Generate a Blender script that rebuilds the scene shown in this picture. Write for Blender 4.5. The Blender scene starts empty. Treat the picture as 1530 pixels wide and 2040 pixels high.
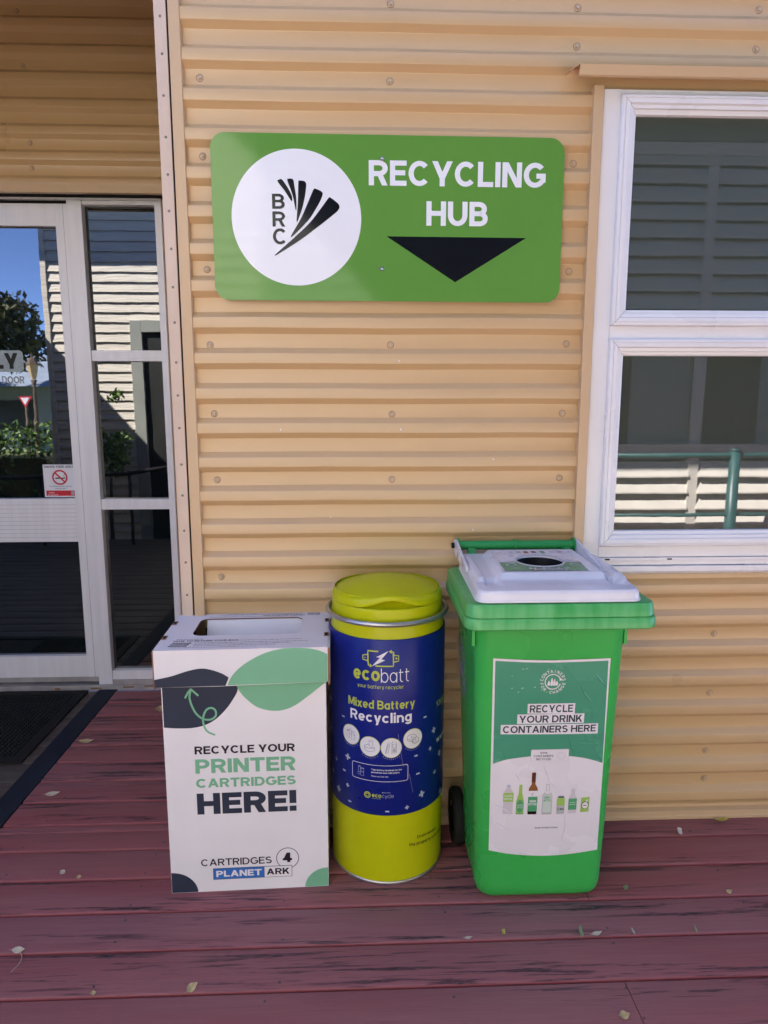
import bpy, bmesh, math, random
from mathutils import Vector, Matrix
from mathutils.geometry import tessellate_polygon
random.seed(7)
R = math.radians
scene = bpy.context.scene
COL = scene.collection

# ------------------------------------------------------------------ camera
cam_d = bpy.data.cameras.new('camera'); cam = bpy.data.objects.new('camera', cam_d); COL.objects.link(cam)
cam.location = (0, -2.4104, 1.6)
cam.rotation_euler = (R(90 - 9.0), 0, R(-2.2))
cam_d.sensor_fit = 'VERTICAL'; cam_d.sensor_height = 36.0; cam_d.lens = 1350.0 / 2040.0 * 36.0
cam_d.clip_start = 0.02; cam_d.clip_end = 500
scene.camera = cam

# ------------------------------------------------------------------ world, sun, exposure
SUN_TRAVEL = Vector((1.0, -0.62, -1.12)).normalized()
elev = math.asin(-SUN_TRAVEL.z)
world = bpy.data.worlds.new('World'); scene.world = world; world.use_nodes = True
wn = world.node_tree.nodes; wl = world.node_tree.links
sky = wn.new('ShaderNodeTexSky'); sky.sky_type = 'NISHITA'; sky.sun_disc = False
sky.sun_elevation = elev; sky.sun_rotation = math.atan2(-SUN_TRAVEL.x, -SUN_TRAVEL.y)
sky.altitude = 2500; sky.air_density = 0.5; sky.dust_density = 0.0; sky.ozone_density = 6.0
wl.new(sky.outputs[0], wn['Background'].inputs[0]); wn['Background'].inputs[1].default_value = 0.125
sun_d = bpy.data.lights.new('sun', 'SUN'); sun = bpy.data.objects.new('sun', sun_d); COL.objects.link(sun)
sun_d.energy = 5.0; sun_d.angle = R(0.5); sun_d.color = (1.0, 0.94, 0.86)
sun.rotation_euler = SUN_TRAVEL.to_track_quat('-Z', 'Y').to_euler()
vs = scene.view_settings
vs.view_transform = 'Standard'; vs.look = 'None'; vs.gamma = 1.0; vs.use_curve_mapping = False
vs.exposure = 3.1
vs.use_white_balance = True; vs.white_balance_temperature = 6500; vs.white_balance_tint = 19

# ------------------------------------------------------------------ materials
def nd(t, typ, **kw):
    n = t.nodes.new(typ)
    for k, v in kw.items(): setattr(n, k, v)
    return n
def base_mat(name, col, rough=0.5, metal=0.0, ior=1.5):
    m = bpy.data.materials.new(name); m.use_nodes = True
    b = m.node_tree.nodes['Principled BSDF']
    b.inputs['Base Color'].default_value = (*col, 1); b.inputs['Roughness'].default_value = rough
    b.inputs['Metallic'].default_value = metal; b.inputs['IOR'].default_value = ior
    return m, m.node_tree, b
def mat(name, col, rough=0.5, metal=0.0, var=0.06, scale=6.0, stretch=(1, 1, 1), bump=0.0, bscale=40.0, rvar=0.06, ior=1.5, tint=None):
    m, t, b = base_mat(name, col, rough, metal, ior)
    tc = nd(t, 'ShaderNodeTexCoord'); mp = nd(t, 'ShaderNodeMapping'); mp.inputs['Scale'].default_value = stretch
    t.links.new(tc.outputs['Object'], mp.inputs['Vector'])
    nz = nd(t, 'ShaderNodeTexNoise'); nz.inputs['Scale'].default_value = scale; nz.inputs['Detail'].default_value = 6
    t.links.new(mp.outputs[0], nz.inputs['Vector'])
    if var > 0:
        mx = nd(t, 'ShaderNodeMix', data_type='RGBA')
        c2 = tint or col
        mx.inputs['A'].default_value = (*[c * (1 - var) for c in col], 1)
        mx.inputs['B'].default_value = (*[min(1, c * (1 + var)) for c in c2], 1)
        mr = nd(t, 'ShaderNodeMapRange'); mr.inputs[1].default_value = .3; mr.inputs[2].default_value = .7
        t.links.new(nz.outputs[0], mr.inputs[0]); t.links.new(mr.outputs[0], mx.inputs['Factor'])
        t.links.new(mx.outputs['Result'], b.inputs['Base Color'])
    if rvar > 0:
        mr2 = nd(t, 'ShaderNodeMapRange'); mr2.inputs[1].default_value = .3; mr2.inputs[2].default_value = .7
        mr2.inputs[3].default_value = max(0.02, rough - rvar); mr2.inputs[4].default_value = min(1, rough + rvar)
        t.links.new(nz.outputs[0], mr2.inputs[0]); t.links.new(mr2.outputs[0], b.inputs['Roughness'])
    if bump > 0:
        n2 = nd(t, 'ShaderNodeTexNoise'); n2.inputs['Scale'].default_value = bscale; n2.inputs['Detail'].default_value = 4
        t.links.new(mp.outputs[0], n2.inputs['Vector'])
        bp = nd(t, 'ShaderNodeBump'); bp.inputs['Strength'].default_value = 1.0; bp.inputs['Distance'].default_value = bump
        t.links.new(n2.outputs[0], bp.inputs['Height']); t.links.new(bp.outputs[0], b.inputs['Normal'])
    return m
def spec(keys, v):
    for k in keys: M[k].node_tree.nodes['Principled BSDF'].inputs['Specular IOR Level'].default_value = v
def flat(name, col, rough=0.5, ior=1.5):
    return base_mat(name, col, rough, 0, ior)[0]

M = {}
M['clad'] = mat('painted_steel_tan', (0.575, 0.38, 0.192), 0.30, var=.03, scale=2.2, rvar=.03, bump=.0015, bscale=1.1, ior=1.6)
M['trim_tan'] = mat('painted_trim_tan', (0.57, 0.385, 0.215), 0.38, var=.05, scale=3)
M['trim_pale'] = mat('weathered_trim_pale', (0.62, 0.47, 0.36), 0.5, var=.10, scale=9, stretch=(1, 1, .3))
M['screw'] = mat('painted_screw', (0.50, 0.36, 0.23), 0.4, var=.08, scale=50)
M['screw_ring'] = mat('dark_screw_ring', (0.16, 0.10, 0.06), 0.7, var=.2, scale=60)  # dark ring around each screw head
M['rivet'] = mat('dull_rivet', (0.22, 0.19, 0.16), 0.5, metal=.4, var=.1, scale=60)
M['white_alu'] = mat('white_powdercoat', (0.76, 0.74, 0.74), 0.30, var=.025, scale=3)
M['alu'] = mat('satin_aluminium', (0.76, 0.745, 0.77), 0.34, metal=.05, var=.05, scale=5, stretch=(6, 6, .4))
M['alu_dull'] = mat('dull_aluminium', (0.40, 0.38, 0.37), 0.5, metal=.3, var=.18, scale=14)
M['rust'] = mat('rust_stain', (0.23, 0.13, 0.07), 0.8, var=.3, scale=30)
M['glass_window'] = mat('screened_glazing', (0.052, 0.062, 0.046), 0.012, var=0, rvar=0, bump=.0004, bscale=1.6, ior=2.15)
M['glass'] = mat('dark_glazing', (0.005, 0.007, 0.0065), 0.012, var=0, rvar=0, bump=.0004, bscale=1.6, ior=2.3)
M['black'] = mat('black_plastic', (0.012, 0.012, 0.013), 0.45, var=.1, scale=20)
M['dark_gap'] = flat('dark_gap', (0.01, 0.009, 0.008), 0.9)
M['rubber'] = mat('black_rubber', (0.012, 0.012, 0.012), 0.75, var=.25, scale=30, bump=.001, bscale=120)
M['strip'] = mat('navy_grit_strip', (0.012, 0.017, 0.030), 0.75, var=.3, scale=9, bump=.0008, bscale=300)
M['sign_green'] = mat('sign_green', (0.108, 0.285, 0.042), 0.09, var=.03, scale=3, rvar=.03, bump=.0006, bscale=2.5)
M['sign_white'] = mat('sign_white', (0.80, 0.79, 0.80), 0.09, var=.02, scale=3, rvar=.02)
M['sign_black'] = mat('sign_black', (0.004, 0.004, 0.005), 0.10, var=.05, scale=3, rvar=.02)
M['zinc'] = mat('zinc_screw', (0.55, 0.55, 0.56), 0.3, metal=.9, var=.1, scale=80)
M['card'] = mat('white_card', (0.76, 0.73, 0.745), 0.55, var=.035, scale=4, bump=.0022, bscale=3.5)
M['card_navy'] = mat('card_navy', (0.030, 0.038, 0.062), 0.5, var=.08, scale=14)
M['card_green'] = mat('card_mint', (0.165, 0.44, 0.265), 0.5, var=.04, scale=10)
M['card_blue'] = mat('card_blue', (0.02, 0.14, 0.46), 0.5, var=.03, scale=10)
M['card_ink'] = mat('card_ink', (0.018, 0.014, 0.026), 0.5, var=.08, scale=20)
M['kraft'] = mat('kraft_card', (0.26, 0.125, 0.07), 0.8, var=.15, scale=40)
M['lime'] = mat('lime_paint', (0.47, 0.50, 0.001), 0.32, var=.03, scale=4, bump=.0006, bscale=7)
M['jacket'] = mat('blue_jacket', (0.004, 0.014, 0.185), 0.33, var=.05, scale=4, bump=.0006, bscale=9)
M['print_lime'] = flat('print_lime', (0.42, 0.50, 0.05), 0.4)
M['print_white'] = flat('print_white', (0.70, 0.70, 0.74), 0.4)
M['print_pale'] = flat('print_pale', (0.40, 0.44, 0.60), 0.4)
M['print_navy'] = flat('print_navy', (0.03, 0.04, 0.14), 0.4)
M['print_black'] = flat('print_black', (0.02, 0.02, 0.015), 0.5)
M['steel'] = mat('brushed_steel', (0.46, 0.45, 0.45), 0.36, metal=.85, var=.12, scale=20)
M['bin'] = mat('green_plastic', (0.028, 0.39, 0.070), 0.30, var=.05, scale=3, bump=.0012, bscale=5, tint=(0.036, 0.40, 0.078))
M['bin_rim'] = mat('green_plastic_worn', (0.035, 0.37, 0.080), 0.36, var=.10, scale=2.2, stretch=(16, 16, .6), bump=.0004, bscale=10, tint=(0.10, 0.41, 0.14))
M['handle'] = mat('green_handle', (0.012, 0.29, 0.07), 0.35, var=.04, scale=10)
M['lid'] = mat('pale_grey_plastic', (0.68, 0.67, 0.71), 0.32, var=.09, scale=7, bump=.0008, bscale=25)
M['poster'] = mat('poster_paper', (0.72, 0.69, 0.73), 0.28, var=.025, scale=5, bump=.002, bscale=6)
M['poster_green'] = mat('poster_green', (0.055, 0.285, 0.175), 0.26, var=.05, scale=4, bump=.002, bscale=6)
M['poster_ink'] = flat('poster_ink', (0.02, 0.05, 0.055), 0.4)
M['poster_mid'] = flat('poster_mid_green', (0.07, 0.34, 0.15), 0.35)
M['poster_light'] = flat('poster_light_green', (0.30, 0.50, 0.10), 0.35)
M['poster_pale'] = flat('poster_pale_green', (0.50, 0.60, 0.54), 0.35)
M['poster_shade'] = flat('poster_shade', (0.56, 0.52, 0.56), 0.35)
M['amber'] = flat('amber_glass_print', (0.24, 0.09, 0.02), 0.35)
M['brown'] = flat('brown_neck_print', (0.11, 0.025, 0.015), 0.35)
M['silver'] = flat('can_silver_print', (0.42, 0.43, 0.43), 0.35)
M['red'] = flat('sticker_red', (0.55, 0.02, 0.035), 0.35)
M['frost'] = mat('frosted_vinyl', (0.30, 0.36, 0.37), 0.5, var=.15, scale=90)
M['dim_vinyl'] = flat('dim_vinyl', (0.28, 0.33, 0.35), 0.5)
M['weather'] = mat('weatherboard_paint', (0.63, 0.62, 0.52), 0.6, var=.10, scale=5, stretch=(.6, 1, 6), bump=.006, bscale=9)
M['weather_trim'] = mat('grey_green_trim', (0.30, 0.34, 0.30), 0.6, var=.06, scale=5)
M['louvre'] = mat('louvre_paint', (0.68, 0.68, 0.60), 0.55, var=.06, scale=6)
M['shade_dark'] = mat('dark_opening', (0.02, 0.024, 0.022), 0.5, var=.1, scale=4)
M['teal'] = mat('teal_paint', (0.02, 0.085, 0.085), 0.4, var=.08, scale=12)
M['concrete'] = mat('concrete_path', (0.16, 0.15, 0.14), 0.85, var=.15, scale=5, bump=.003, bscale=60)
M['grass'] = mat('dry_grass', (0.10, 0.13, 0.045), 0.9, var=.3, scale=3)
M['leaf_dark'] = mat('foliage_dark', (0.035, 0.055, 0.02), 0.6, var=.4, scale=3, tint=(0.07, 0.07, 0.02))
M['leaf_bright'] = mat('foliage_bright', (0.10, 0.21, 0.03), 0.55, var=.35, scale=4)
M['bark'] = mat('bark', (0.10, 0.075, 0.055), 0.9, var=.3, scale=9, bump=.01, bscale=20)
M['iron_roof'] = mat('iron_roof', (0.30, 0.38, 0.46), 0.5, metal=.2, var=.08, scale=2)
M['cream'] = mat('cream_wall', (0.62, 0.60, 0.55), 0.7, var=.06, scale=2)
M['leaf_tan'] = mat('dry_leaf_tan', (0.40, 0.29, 0.13), 0.7, var=.3, scale=60, tint=(.45, .36, .2))
M['leaf_pale'] = mat('dry_leaf_pale', (0.48, 0.42, 0.33), 0.7, var=.25, scale=60)
M['leaf_green'] = mat('fallen_leaf_green', (0.20, 0.27, 0.13), 0.6, var=.3, scale=60)
M['leaf_yellow'] = mat('fallen_leaf_yellow', (0.42, 0.34, 0.05), 0.6, var=.3, scale=60)
M['nail'] = mat('deck_nail', (0.10, 0.085, 0.09), 0.4, metal=.6, var=.2, scale=90)

spec(('lime', 'jacket', 'bin'), .3); spec(('card_navy', 'card_ink', 'print_black', 'print_navy', 'poster_ink', 'dark_gap', 'black', 'rubber', 'strip'), .22)

def deck_mat(name, c0, c1, streak, amount):
    m, t, b = base_mat(name, c0, 0.55)
    L = t.links.new
    tc = nd(t, 'ShaderNodeTexCoord'); sp = nd(t, 'ShaderNodeSeparateXYZ'); L(tc.outputs['Object'], sp.inputs[0])
    def math_(op, a, bb=None):
        n = nd(t, 'ShaderNodeMath', operation=op)
        for i, v in enumerate((a, bb)):
            if v is None: continue
            if isinstance(v, (int, float)): n.inputs[i].default_value = v
            else: L(v, n.inputs[i])
        return n.outputs[0]
    idx = math_('FLOOR', math_('DIVIDE', math_('ADD', sp.outputs['Y'], 0.1285 + .1568 * 40), .1568))
    wn_ = nd(t, 'ShaderNodeTexWhiteNoise', noise_dimensions='1D'); L(idx, wn_.inputs['W'])
    off = math_('MULTIPLY', wn_.outputs['Value'], 37.0)
    def noise(sx, sy, detail=4, rough=.55, dist=0.0, add=0.0):
        mp = nd(t, 'ShaderNodeMapping'); mp.inputs['Scale'].default_value = (sx, sy, 1)
        L(tc.outputs['Object'], mp.inputs['Vector'])
        n = nd(t, 'ShaderNodeTexNoise', noise_dimensions='4D'); n.inputs['Scale'].default_value = 1
        n.inputs['Detail'].default_value = detail; n.inputs['Roughness'].default_value = rough; n.inputs['Distortion'].default_value = dist
        L(mp.outputs[0], n.inputs['Vector']); L(math_('ADD', off, add), n.inputs['W'])
        return n.outputs[0]
    def ramp(v, a, bb, lo=0.0, hi=1.0):
        mr = nd(t, 'ShaderNodeMapRange', interpolation_type='SMOOTHSTEP'); L(v, mr.inputs[0])
        mr.inputs[1].default_value = a; mr.inputs[2].default_value = bb; mr.inputs[3].default_value = lo; mr.inputs[4].default_value = hi
        return mr.outputs[0]
    def mixc(f, a, bb):
        n = nd(t, 'ShaderNodeMix', data_type='RGBA'); L(f, n.inputs['Factor'])
        for k, v in (('A', a), ('B', bb)):
            if isinstance(v, tuple): n.inputs[k].default_value = (*v, 1)
            else: L(v, n.inputs[k])
        return n.outputs['Result']
    broad = ramp(noise(.9, 7, 3), .35, .65)
    col = mixc(broad, c0, c1)
    col = mixc(math_('MULTIPLY', wn_.outputs['Value'], .35), col, (c1[0] * .8, c1[1] * 1.1, c1[2] * 1.25))
    grain = ramp(noise(5, 260, 3), .35, .7, 0, .22)
    col = mixc(grain, col, (c0[0] * .45, c0[1] * .5, c0[2] * .55))
    # weathered charcoal streaks lying along the board
    s1 = ramp(noise(2.0, 42, 5, .6, .35, 3.1), .535, .595)
    s2 = ramp(noise(4.2, 95, 4, .6, .2, 9.7), .55, .615)
    zone = ramp(noise(.8, 9, 2, .5, 0, 5.5), .45, .57)
    ragged = ramp(noise(26, 330, 2, .6, 0, 1.7), .30, .62, .35, 1.0)
    st = math_('MULTIPLY', math_('MULTIPLY', math_('MAXIMUM', s1, math_('MULTIPLY', s2, .8)), zone), math_('MULTIPLY', ragged, amount))
    col = mixc(st, col, streak)
    edge = ramp(sp.outputs['Z'], -.0010, -.0040)      # light caught on rounded board edges, painted into the colour
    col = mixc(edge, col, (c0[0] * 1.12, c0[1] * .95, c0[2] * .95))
    spk = ramp(noise(150, 150, 1, .5, 0, 2.2), .77, .83, 0, .55)
    col = mixc(spk, col, (.30, .22, .22))
    L(col, b.inputs['Base Color'])
    L(ramp(noise(3, 40, 3, .5, 0, 8), .3, .7, .48, .72), b.inputs['Roughness'])
    bp = nd(t, 'ShaderNodeBump'); bp.inputs['Strength'].default_value = .6; bp.inputs['Distance'].default_value = .0012
    L(noise(6, 220, 3, .6, 0, 4), bp.inputs['Height']); L(bp.outputs[0], b.inputs['Normal'])
    return m
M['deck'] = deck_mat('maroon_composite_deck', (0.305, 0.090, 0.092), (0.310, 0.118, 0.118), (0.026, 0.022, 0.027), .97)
spec(('deck',), .3)
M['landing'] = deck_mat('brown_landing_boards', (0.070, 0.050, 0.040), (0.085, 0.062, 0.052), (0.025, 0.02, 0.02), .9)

# ------------------------------------------------------------------ mesh builder
class MB:
    def __init__(s): s.v = []; s.f = []; s.mi = []; s.mats = []; s.sm = []
    def _m(s, m):
        if m not in s.mats: s.mats.append(m)
        return s.mats.index(m)
    def poly(s, pts, m, smooth=False):
        i = len(s.v); s.v += [tuple(p) for p in pts]
        s.f.append(list(range(i, i + len(pts)))); s.mi.append(s._m(m)); s.sm.append(smooth)
    def raw(s, verts, faces, m, smooth=False):
        i = len(s.v); s.v += [tuple(p) for p in verts]; k = s._m(m)
        for f in faces: s.f.append([i + q for q in f]); s.mi.append(k); s.sm.append(smooth)
    def box(s, x0, x1, y0, y1, z0, z1, m):
        v = [(x, y, z) for z in (z0, z1) for y in (y0, y1) for x in (x0, x1)]
        s.raw(v, [(0, 2, 3, 1), (4, 5, 7, 6), (0, 1, 5, 4), (2, 6, 7, 3), (0, 4, 6, 2), (1, 3, 7, 5)], m)
    def grid(s, rows, m, closed=False, smooth=True, cap0=False, cap1=False):
        n = len(rows[0]); v = [p for r in rows for p in r]; f = []
        for a in range(len(rows) - 1):
            for c in range(n if closed else n - 1):
                d = (c + 1) % n
                f.append((a * n + c, a * n + d, (a + 1) * n + d, (a + 1) * n + c))
        if cap0: f.append(tuple(reversed(range(n))))
        if cap1: f.append(tuple((len(rows) - 1) * n + q for q in range(n)))
        s.raw(v, f, m, smooth)
    def lathe(s, prof, m, c=(0, 0, 0), n=96, smooth=True, cap0=False, cap1=False):
        rows = [[(c[0] + r * math.sin(2 * math.pi * k / n), c[1] - r * math.cos(2 * math.pi * k / n), c[2] + z) for k in range(n)] for r, z in prof]
        s.grid(rows, m, True, smooth, cap0, cap1)
    def tube(s, pts, r, m, n=12, caps=True):
        pts = [Vector(p) for p in pts]; rows = []
        for i, p in enumerate(pts):
            d = (pts[min(i + 1, len(pts) - 1)] - pts[max(i - 1, 0)]).normalized()
            a = d.cross(Vector((0, 0, 1)) if abs(d.z) < .9 else Vector((1, 0, 0))).normalized(); b = d.cross(a)
            rr = r[i] if isinstance(r, (list, tuple)) else r
            rows.append([p + a * rr * math.cos(2 * math.pi * k / n) + b * rr * math.sin(2 * math.pi * k / n) for k in range(n)])
        s.grid(rows, m, True, True, caps, caps)
    def build(s, name, parent=None, auto=None, bevel=0.0, seg=2, weld=False, loc=None):
        me = bpy.data.meshes.new(name); me.from_pydata(s.v, [], s.f); me.update()
        for m in s.mats: me.materials.append(M[m])
        me.polygons.foreach_set('material_index', s.mi); me.polygons.foreach_set('use_smooth', s.sm)
        if weld:
            bm = bmesh.new(); bm.from_mesh(me); bmesh.ops.remove_doubles(bm, verts=bm.verts, dist=1e-5)
            bmesh.ops.recalc_face_normals(bm, faces=bm.faces); bm.to_mesh(me); bm.free()
        o = bpy.data.objects.new(name, me); COL.objects.link(o)
        if parent is not None: o.parent = parent
        if loc: o.location = loc
        if auto is not None:
            me.polygons.foreach_set('use_smooth', [True] * len(me.polygons))
            me.set_sharp_from_angle(angle=R(auto))
        if bevel:
            b = o.modifiers.new('bevel', 'BEVEL'); b.width = bevel; b.segments = seg; b.limit_method = 'ANGLE'; b.angle_limit = R(30)
            b.harden_normals = False
        return o

def empty(name, loc=(0, 0, 0), rz=0.0):
    o = bpy.data.objects.new(name, None); COL.objects.link(o); o.location = loc; o.rotation_euler = (0, 0, rz); o.empty_display_size = .1
    return o
def tag(o, label, cat, group=None):
    o['label'] = label; o['category'] = cat
    if group: o['group'] = group
    return o
def kind(o, k): o['kind'] = k; return o

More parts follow.
